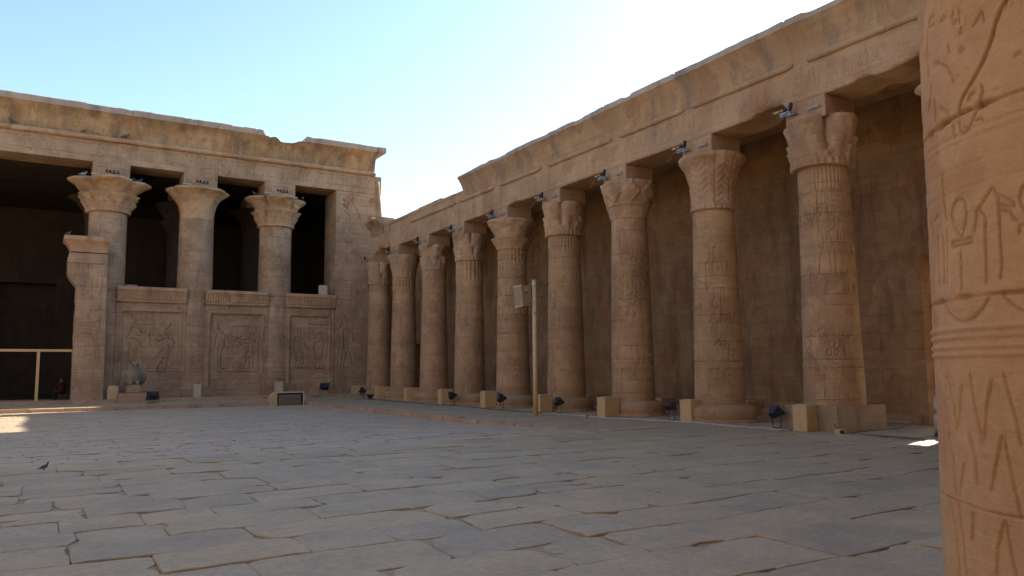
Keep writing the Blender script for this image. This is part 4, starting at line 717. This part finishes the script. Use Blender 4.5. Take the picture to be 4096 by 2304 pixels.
def flood(x, y, z, lb, rz, tilt, s=1.0, stand=.22):
    t = thing('floodlight', lb, 'floodlight', (x, y, z), rz, 'black floodlights on the ground')
    Mx = Matrix.Translation((0, 0, stand+.20*s)) @ Matrix.Rotation(tilt, 4, 'X')
    bm_ = MB(); a, b, c = .20*s, .15*s, .08*s
    V = [(-a, -c, -b), (a, -c, -b), (a, -c, b), (-a, -c, b), (-a*.55, c*1.6, -b*.5), (a*.55, c*1.6, -b*.5), (a*.55, c*1.6, b*.5), (-a*.55, c*1.6, b*.5)]
    bm_.add([Mx @ Vector(v) for v in V], [(0, 1, 2, 3), (1, 0, 4, 5), (2, 1, 5, 6), (3, 2, 6, 7), (0, 3, 7, 4), (5, 4, 7, 6)])
    for k in range(4): bm_.box(-a*.5+k*a*.3, -a*.5+k*a*.3+.012, c*1.6, c*2.3, -b*.45, b*.45, 0, Mx)
    bm_.obj('housing', M['black'], t)
    MB().box(-a*.88, a*.88, -c-.012, -c-.001, -b*.85, b*.85, 0, Mx).obj('lens', M['glass'], t)
    MB().tube([(-a*1.1, 0, stand+.2*s), (-a*1.1, 0, .08), (-a*.6, 0, .05), (a*.6, 0, .05), (a*1.1, 0, .08), (a*1.1, 0, stand+.2*s)], .016, 6).obj('yoke', M['black'], t)
    MB().tube([(-a*.8, -.12, 0), (-a*.7, -.05, .10), (a*.7, -.05, .10), (a*.8, -.12, 0)], .012, 6).obj('stand', M['ochre'], t); MB().tube([(-a*.8, .12, 0), (-a*.7, .05, .10), (a*.7, .05, .10), (a*.8, .12, 0)], .012, 6).obj('stand', M['ochre'], t)
    return t
H_ = math.pi/2
flood(19.55, 16.25, 0, 'black floodlight on a stand left of the nearest box', H_*.75, -.75, 1.2, .30)
flood(19.6, 20.95, 0, 'black floodlight tipped backwards between the lotus and palm columns', H_*.8, -.35, 1.1, .30)
flood(19.3, 27.6, 0, 'black floodlight right of the pole', H_*.9, -.8, 1.15, .28)
flood(19.4, 32.6, 0, 'black floodlight in front of the bell-capital column', H_*.8, -.9, 1.4, .26)
flood(19.5, 38.1, 0, 'black floodlight aimed almost straight up beside the sixth box', H_*.9, -1.15, 1.4, .26)
flood(19.7, 52.4, 0, 'black floodlight at the corner pier, right of the last box', H_*.9, -.7, 1.4, .26)
flood(18.7, 48.3, 0, 'black floodlight lying flat on the pavement before a cream box', H_*.6, -1.5, 1.3, .0)
flood(17.5, 54.0, .10, 'black floodlight standing before the third screen wall', pi, -.5, 1.7, .34)
flood(6.0, 51.2, .05, 'black floodlight at the corner of the falcon plinth', pi, -.2, 1.7, .08)
# boxes before the temple
GT = 'pale boxes set against the temple front'
def tbox(x0, x1, y, z, h, lb, mat='pale'):
    t = thing('temple_box', lb, 'box', ((x0+x1)/2, y, z), 0, GT); a = (x1-x0)/2
    MB().box(-a, a, -.2, .2, 0, h, .02).obj('housing', M[mat], t); MB().box(-a-.015, a+.015, -.215, .215, h, h+.03, .008).obj('lid', M['white'], t)
tb_ = thing('round_topped_box', 'pale box with a rounded top between the door jamb and the falcon', 'box', (4.03, 54.0, .26), 0)
mb = MB(); Vp = [(-.30, 0), (.30, 0), (.30, .80)]+[(.30-.6*(i/8), .80+.0+(.06*math.sin(math.pi*i/8*.5+.2))) for i in range(1, 8)]+[(-.30, .66)]
V = [(x, -.2, z) for x, z in Vp]+[(x, .2, z) for x, z in Vp]; n = len(Vp); mb.add(V, [tuple(range(n)), tuple(range(2*n-1, n-1, -1))]+[(i, i+n, (i+1) % n+n, (i+1) % n) for i in range(n)]); mb.obj('housing', M['pale'], tb_)
MB().box(-.24, .24, -.215, -.201, .05, .6).obj('door', M['yellow'], tb_)
tbox(8.71, 9.17, 54.0, .26, .84, 'narrow pale box at the foot of the middle temple column', 'pale'); tbox(13.98, 14.5, 54.0, .26, .92, 'narrow pale box behind the framed grille unit, before the third temple column', 'pale')
tbox(17.25, 17.80, 54.95, 7.45, .66, 'pale box perched on top of the third screen wall', 'pale')
g = thing('grille_unit', 'cream housing with a dark framed olive grille on the kerb of the court', 'housing', (13.4, 48.35, -.19))
mb = MB(); Vp = [(-1.08, 0), (.93, 0), (.93, .83), (-.78, .83), (-1.08, .60)]; V = [(x, 0, z) for x, z in Vp]+[(x, .7, z) for x, z in Vp]; mb.add(V, [(0, 1, 2, 3, 4), (9, 8, 7, 6, 5)]+[(i, i+5, (i+1) % 5+5, (i+1) % 5) for i in range(5)]); mb.obj('shell', M['yellow'], g)
MB().box(-.72, .86, -.02, -.002, 0, .76).obj('dark_frame', M['black'], g); MB().box(-.62, .72, -.06, -.021, 0, .64, .01).obj('grille_frame', M['cabinet'], g); 
mb = MB().box(-.58, .68, -.075, -.061, .02, .60)
for k in range(22): mb.box(-.58, .68, -.085, -.0755, .03+k*.026, .04+k*.026)
mb.obj('grille', M['grille'], g); MB().box(-.74, .95, -.03, .0, .765, .83, .005).box(.865, .95, -.03, .0, 0, .76, .005).obj('trim', M['white'], g)
# ---------------------------------------------------------------- pole with speaker cabinet
pl = thing('speaker_pole', 'tall cream pole carrying a beige loudspeaker cabinet in front of the colonnade', 'pole', (17.5, 26.7, 0))
MB().tube([(0, 0, -.03), (.0, 0, 2), (.0, 0, 5.60)], [.105, .095, .09], 16).obj('post', M['pole'], pl, True)
for za, zb_, q in ((5.56, 5.62, .098), (4.20, 4.28, .11), (5.36, 5.44, .105)): MB().tube([(0, 0, za), (0, 0, zb_)], q, 16).obj('collar', M['conduit'], pl)
ev = Vector((.836, -.548)); gv = Vector((.548, .836))
Mx = Matrix.Translation((0, 0, 4.98)) @ Matrix.Rotation(math.radians(-4.5), 4, Vector((.548, .836, 0)))
Vp = [tuple(ev*q[0]+gv*q[1]) for q in ((-.84, .10), (-.50, -.30), (-.13, -.02), (-.10, .42), (-.64, .50))]
n = 5; V = [Mx @ Vector((x, y, -.43)) for x, y in Vp]+[Mx @ Vector((x, y, .43)) for x, y in Vp]
cb = MB().add(V, [tuple(range(4, -1, -1)), tuple(range(5, 10))]+[(i, (i+1) % 5, (i+1) % 5+5, i+5) for i in range(5)]).obj('cabinet', M['cabinet'], pl)
def onface(p0, p1, t0, t1, z0, z1, off=.012):
    p0 = Vector(p0); p1 = Vector(p1); d = (p1-p0); nn = Vector((d.y, -d.x)).normalized(); q = []
    for z in (z0, z1):
        for t in ((t0, t1) if z == z0 else (t1, t0)): b = p0+d*t; q.append((b.x, b.y, z))
    V = [Mx @ Vector((x+nn.x*(off*.02), y+nn.y*(off*.02), z)) for x, y, z in q]+[Mx @ Vector((x+nn.x*off, y+nn.y*off, z)) for x, y, z in q]
    return V, [(0, 3, 2, 1), (4, 5, 6, 7), (0, 1, 5, 4), (1, 2, 6, 5), (2, 3, 7, 6), (3, 0, 4, 7)]
for za in (.40, -.445): MB().add(*onface(Vp[0], Vp[1], 0, 1, za, za+.045, .02)).obj('trim', M['white'], pl)
MB().add(*onface(Vp[1], Vp[2], .35, .62, .18, .34)).obj('handle', M['ochre'], pl); MB().add(*onface(Vp[1], Vp[2], .35, .6, .10, .14)).obj('slot', M['black'], pl); MB().add(*onface(Vp[1], Vp[2], .72, .97, -.36, -.32)).obj('slot', M['black'], pl)
for zz, q in ((5.46, .02), (4.9, .05), (4.45, .02)): MB().tube([(.0, 0, zz-.05), tuple(ev*-.16+gv*.1)+(zz,), tuple(ev*-.26+gv*.14)+(zz-.12,)], q, 8).obj('bracket', M['bracket'], pl)
# ---------------------------------------------------------------- cables and small items on the ground
def gpath(pts): return [(x, y, z) for x, y, z in pts]
cd = MB().tube([(18.87, 28.1, .02), (18.8, 25.9, .02), (18.72, 23.6, .02), (19.2, 21.6, .02), (19.50, 19.5, .02), (19.2, 17.5, .02), (19.3, 15.6, .02)], .028, 8)
props(cd.obj('conduit', M['conduit'], None, True), 'pale conduit pipe running along the ground in front of the columns', 'conduit')
cb2 = MB().tube([(19.3, 52.6, .03), (18.9, 49, .03), (19.0, 46, .03), (18.6, 41, .03), (18.9, 36, .03), (18.6, 32, .03), (18.8, 28.3, .03)], .022, 6)
props(cb2.obj('ground_cable', M['cable'], None, True), 'dark cable snaking past the far cream boxes', 'cable')
cb3 = MB().tube([(19.65, 14.3, .26), (19.62, 14.15, .1), (19.65, 13.95, .02), (19.7, 12.8, .02), (19.55, 11.6, .02), (19.4, 10.5, .02)], .022, 6).tube([(19.6, 13.9, .02), (21.0, 14.1, .02), (22.6, 14.15, .02), (24.2, 14.9, .02), (24.9, 14.2, .02)], .018, 6)
props(cb3.obj('ground_cable', M['cable'], None, True), 'dark cables branching from the small socket box past the square plinth', 'cable')
jb = thing('socket_box', 'small open cream socket box at the corner of the square plinth', 'box', (19.58, 14.0, 0)); mb = MB(); mb.box(-.13, .13, -.02, .14, .10, .135, .005).box(-.13, -.105, -.02, .14, 0, .10).box(.105, .13, -.02, .14, 0, .10).box(-.105, .105, .12, .14, 0, .10); mb.obj('shell', M['yellow'], jb); MB().box(-.09, .09, .06, .11, .0, .07).obj('socket', M['black'], jb)
jb = thing('socket_box', 'tiny cream socket box on the conduit left of the lotus-capital column base', 'box', (18.72, 24.9, 0)); MB().box(-.1, .1, -.1, .1, 0, .09, .01).obj('shell', M['yellow'], jb); MB().box(-.03, .03, -.11, -.101, .02, .06).obj('socket', M['black'], jb)
props(MB().box(24.5, 24.8, 15.1, 17.2, .02, .09, .01).obj('plank', M['plank']), 'grey plank lying at the foot of the enclosure wall', 'plank')
props(MB().box(4.6, 5.25, 54.95, 55.3, 7.45, 7.56, .03).obj('loose_slab', M['lip']), 'pale loose slab lying on top of the first screen wall', 'stone block')
# capital spotlights
def spot(y, z, lb):
    t = thing('capital_spotlight', lb, 'spotlight', (20.14, y, z), 0, 'spotlights mounted on the colonnade capitals')
    MB().box(-.02, .02, -.62, -.16, .0, .065, .006, Matrix.Rotation(.0, 4, 'X')).obj('mounting_bar', M['bracket'], t)
    MB().box(-.20, .0, .15, .40, -.05, -.025, .004).box(-.16, -.12, .35, .75, -.024, .12).obj('bracket', M['bracket'], t)
    MB().tube([(-.12, .62, .20), (-.12, 1.06, .20)], .042, 10).obj('ochre_tube', M['ochre'], t, True)
    for ya, yb_ in ((.50, .61), (.72, .76), (1.0, 1.04)): MB().tube([(-.12, ya, .20), (-.12, yb_, .20)], .052, 10).obj('tube_clamp', M['black'], t)
    MB().tube([(-.14, .36, .10), (-.15, .34, .16), (-.18, .28, .32), (-.19, .27, .35)], [.03, .06, .065, .04], 12).obj('lamp_head', M['black'], t, True)
    MB().tube([(-.14, .36, .14), (-.2, .5, .02), (-.3, .75, -.02), (-.2, 1.0, -.1), (-.3, 1.15, -.3)], .014, 6).obj('cable', M['cable'], t)
nm = ['square-plinth column', 'palm-capital column', 'lotus-capital column', 'column right of the pole', 'bell-capital column behind the speaker cabinet', 'frilled-capital column', 'third column from the temple corner', 'second column from the temple corner', 'column against the temple corner']
for i, c in enumerate(cols): spot(c[0], 9.90, 'ochre and black spotlight on the '+nm[i])
def spot2(x, lb):
    t = thing('capital_lamp_row', lb, 'spotlight', (x, 54.86, 14.42), 0, 'lamp rows mounted on the temple capitals')
    MB().box(-1.15, -.55, .0, .06, .12, .19).obj('mounting_bar', M['pale'], t); MB().box(.75, 1.25, .0, .06, -.02, .05).obj('mounting_bar', M['pale'], t)
    mb = MB().tube([(-.35, -.3, .42), (-.2, -.32, .30), (.0, -.3, .24), (.3, -.32, .22), (.45, -.3, .30)], .03, 6)
    for k, xx in enumerate((-.3, -.08, .14, .36)): mb.tube([(xx, -.32, .26), (xx-.02, -.42, .33), (xx-.03, -.46, .36)], [.03, .06, .06], 8)
    mb.obj('lamp_row', M['black'], t); MB().tube([(.05, -.3, .25), (-.05, -1.4, .1), (.1, -1.7, -.02), (.3, -1.3, .1), (.35, -.3, .2)], .014, 5).obj('cable', M['cable'], t)
spot2(3.46, 'black lamp row on the capital nearest the doorway'); spot2(8.89, 'black lamp row on the smooth bell capital'); spot2(14.27, 'black lamp row on the temple capital nearest the corner')
# ---------------------------------------------------------------- falcon statue
fs = thing('falcon_statue', 'squat grey granite falcon statue on a stone block before the first screen wall', 'statue', (5.1, 53.0, .05))
MB().box(-.85, .85, -.55, .55, -.05, .60, .03).obj('plinth', stone('pink_plinth', (.42, .25, .165), (.5, .31, .21), joint=.2, strata=.3), fs)
MB().box(-.40, .40, -.38, .45, .60, 1.12, .05).obj('base_block', M['plinth'], fs)
mb = MB()
mb.tube([(0, .30, .98), (0, .22, 1.10), (0, .12, 1.28), (0, .04, 1.52), (0, .0, 1.75), (0, -.03, 1.95), (0, -.06, 2.06), (0, -.10, 2.17), (0, -.12, 2.30), (0, -.12, 2.40), (0, -.10, 2.46), (0, -.08, 2.49)],
        [(.20, .12), (.30, .18), (.38, .28), (.44, .36), (.46, .37), (.43, .34), (.36, .30), (.29, .28), (.265, .28), (.24, .25), (.16, .17), (.05, .05)], 20)
mb.obj('body', M['granite'], fs, True)
MB().tube([(0, -.36, 2.34), (0, -.46, 2.31), (0, -.50, 2.22), (0, -.47, 2.16)], [.08, .065, .04, .012], 10).obj('beak', M['granite'], fs, True)
for sx in (-1, 1):
    MB().tube([(sx*.30, .02, 2.04), (sx*.39, .03, 1.84), (sx*.44, .08, 1.55), (sx*.41, .16, 1.30), (sx*.28, .30, 1.0)], [(.07, .14), (.085, .26), (.075, .30), (.06, .24), (.03, .10)], 12).obj('wing', M['granite'], fs, True)
    MB().tube([(sx*.19, -.24, 1.35), (sx*.19, -.28, 1.20), (sx*.19, -.30, 1.12)], [.12, .09, .10], 10).obj('leg', M['granite'], fs, True)
    MB().tube([(sx*.13, -.40, 2.33), (sx*.14, -.415, 2.33)], [.05, .045], 10).obj('eye', M['black'], fs)
# ---------------------------------------------------------------- pigeons
def pigeon(x, y, z, rz, lb, mat='feather', s=1.25):
    t = thing('pigeon', lb, 'pigeon', (x, y, z), rz, 'pigeons resting on the stonework')
    MB().tube([(p[0]*s, 0, p[1]*s) for p in [(-.20, .07), (-.13, .08), (-.06, .10), (.02, .115), (.08, .14), (.11, .19), (.125, .225), (.14, .24), (.15, .245)]], [(.022*s, .008*s), (.032*s, .016*s), (.055*s, .048*s), (.066*s, .062*s), (.052*s, .052*s), (.03*s, .03*s), (.028*s, .03*s), (.024*s, .024*s), (.008*s, .008*s)], 10).obj('body', M[mat], t, True)
    MB().tube([(.15*s, 0, .243*s), (.18*s, 0, .232*s)], [.009*s, .003*s], 6).obj('beak', M['black'], t)
    for sy in (-1, 1): MB().tube([(.01*s, sy*.022*s, .07*s), (.015*s, sy*.025*s, 0)], .006*s, 5).obj('leg', M['red'], t)
pigeon(4.14, 54.72, 17.06, .2, 'dark pigeon standing on the torus moulding, largest of those on the temple front', s=1.6); pigeon(-2.04, 54.72, 17.06, 2.9, 'dark pigeon on the torus moulding at the far left end', s=1.5); pigeon(1.74, 54.72, 17.06, .4, 'small hunched pigeon on the torus moulding above the doorway')
pigeon(1.90, 55.4, 14.42, .5, 'pale pigeon on the left lobe of the first temple capital', 'feather2', 1.6); pigeon(4.85, 55.3, 14.42, 2.2, 'dark pigeon on the right lobe of the first temple capital, beside the beam'); pigeon(5.15, 55.4, 14.40, .3, 'dark pigeon at the outer edge of the first temple capital, right side')
pigeon(16.0, 55.3, 14.40, .9, 'dark pigeon on the right lobe of the capital nearest the temple corner'); pigeon(12.6, 55.4, 14.40, 2.5, 'dark pigeon on the left lobe of the capital nearest the temple corner'); pigeon(1.18, 53.8, 10.28, .6, 'dark pigeon on top of the broken door jamb')
pigeon(.19, 17.8, .02, .5, 'dark pigeon walking on the court pavement at left', s=.62)
# ---------------------------------------------------------------- people
def person(name_lab, loc, rz, robe, legs, shoes, group=None):
    """seated figure grown from a skeleton; faces local -x"""
    t = thing('person', name_lab, 'person', loc, rz, group)
    J = {'pel': (0, 0, .50), 'sp': (.02, 0, .74), 'ch': (-.01, 0, .98), 'nk': (-.03, 0, 1.14), 'hd': (-.06, 0, 1.25), 'tp': (-.05, 0, 1.36)}
    E = [('pel', 'sp'), ('sp', 'ch'), ('ch', 'nk'), ('nk', 'hd'), ('hd', 'tp')]; Rd = {'pel': .17, 'sp': .15, 'ch': .165, 'nk': .058, 'hd': .095, 'tp': .07}
    for s, sg in (('l', 1), ('r', -1)):
        J.update({'hp'+s: (-.06, .10*sg, .50), 'kn'+s: (-.46, .13*sg, .54), 'an'+s: (-.50, .13*sg, .11), 'to'+s: (-.66, .14*sg, .045), 'sh'+s: (-.0, .19*sg, 1.06), 'el'+s: (-.10, .24*sg, .80), 'wr'+s: (-.33, .15*sg, .66), 'pa'+s: (-.40, .13*sg, .64)})
        Rd.update({'hp'+s: .11, 'kn'+s: .072, 'an'+s: .045, 'to'+s: .035, 'sh'+s: .075, 'el'+s: .048, 'wr'+s: .032, 'pa'+s: .036})
        E += [('pel', 'hp'+s), ('hp'+s, 'kn'+s), ('kn'+s, 'an'+s), ('an'+s, 'to'+s), ('ch', 'sh'+s), ('sh'+s, 'el'+s), ('el'+s, 'wr'+s), ('wr'+s, 'pa'+s)]
        for k in range(4):
            a, b, c = 'fa%d%s' % (k, s), 'fb%d%s' % (k, s), 'fc%d%s' % (k, s); y = .13*sg+(k-1.5)*.020; L = (.040, .046, .043, .032)[k]
            J.update({a: (-.425, y, .635), b: (-.425-L, y, .625), c: (-.425-L*1.5, y, .605)}); Rd.update({a: .011, b: .010, c: .008}); E += [('pa'+s, a), (a, b), (b, c)]
        a, b = 'ta'+s, 'tb'+s; J.update({a: (-.395, (.13-.045)*sg, .63), b: (-.43, (.13-.062)*sg, .615)}); Rd.update({a: .012, b: .010}); E += [('pa'+s, a), (a, b)]
    keys = list(J); me = bpy.data.meshes.new('body'); me.from_pydata([J[k] for k in keys], [(keys.index(a), keys.index(b)) for a, b in E], [])
    ob = bpy.data.objects.new('body', me); C.objects.link(ob); ob.parent = t; me.materials.append(M['skin'])
    md = ob.modifiers.new('skin', 'SKIN'); md.use_smooth_shade = True; ob.modifiers.new('sub', 'SUBSURF').render_levels = 2
    for k, v in zip(keys, me.skin_vertices[0].data): v.radius = (Rd[k], Rd[k]); v.use_root = (k == 'pel')
    mb = MB().tube([(-.06, 0, .44), (-.03, 0, .58), (.0, 0, .78), (-.01, 0, 1.0), (-.02, 0, 1.12)], [(.25, .22), (.23, .20), (.21, .17), (.23, .17), (.10, .10)], 18)
    for sg in (1, -1): mb.tube([(0, .19*sg, 1.07), (-.08, .24*sg, .84), (-.26, .18*sg, .70)], [.09, .07, .06], 10)
    mb.obj('robe', robe, t, True)
    mb = MB()
    for sg in (1, -1): mb.tube([(-.02, .10*sg, .50), (-.44, .13*sg, .545), (-.50, .13*sg, .50), (-.51, .13*sg, .14)], [.125, .095, .09, .08], 12)
    mb.obj('trousers', legs, t, True)
    for sg in (1, -1): MB().tube([(-.42, .135*sg, .05), (-.50, .135*sg, .07), (-.62, .14*sg, .055), (-.72, .145*sg, .035)], [(.045, .05), (.055, .065), (.055, .05), (.03, .02)], 12).obj('shoe', shoes, t, True)
    MB().tube([(-.035, 0, 1.28), (-.02, 0, 1.36), (-.03, 0, 1.405), (-.04, 0, 1.42)], [.098, .103, .07, .02], 14).obj('hair', M['hair'], t, True)
    MB().tube([(-.135, 0, 1.27), (-.165, 0, 1.235), (-.14, 0, 1.225)], [.012, .018, .012], 8).obj('nose', M['skin'], t, True)
    for sg in (1, -1): MB().tube([(-.136, .032*sg, 1.275), (-.146, .032*sg, 1.275)], [.012, .009], 8).obj('eye', M['black'], t); MB().tube([(-.05, .096*sg, 1.27), (-.05, .104*sg, 1.25), (-.055, .098*sg, 1.225)], [.012, .02, .01], 8).obj('ear', M['skin'], t, True)
    MB().tube([(-.140, -.025, 1.195), (-.148, 0, 1.193), (-.140, .025, 1.195)], .007, 6).obj('mouth', M['red'], t)
    return t
person('seated person in a beige robe and navy shoes, mostly hidden behind the foreground column', (21.42, 12.02, 0), .30, M['robe'], M['robe'], M['navy'])
props(MB().box(21.22, 21.72, 11.8, 12.28, 0, .36, .02).obj('stone_seat', M['plinth']), 'low stone seat under the person behind the foreground column', 'stone block')
person('person in dark red clothes sitting in the gloom of the temple doorway', (1.35, 56.2, .26), -.9, M['red'], M['hair'], M['black'])
props(MB().box(1.15, 1.75, 56.0, 56.5, .25, .62, .02).obj('stone_seat', M['dark']), 'stone seat in the gloom of the temple doorway', 'stone block')
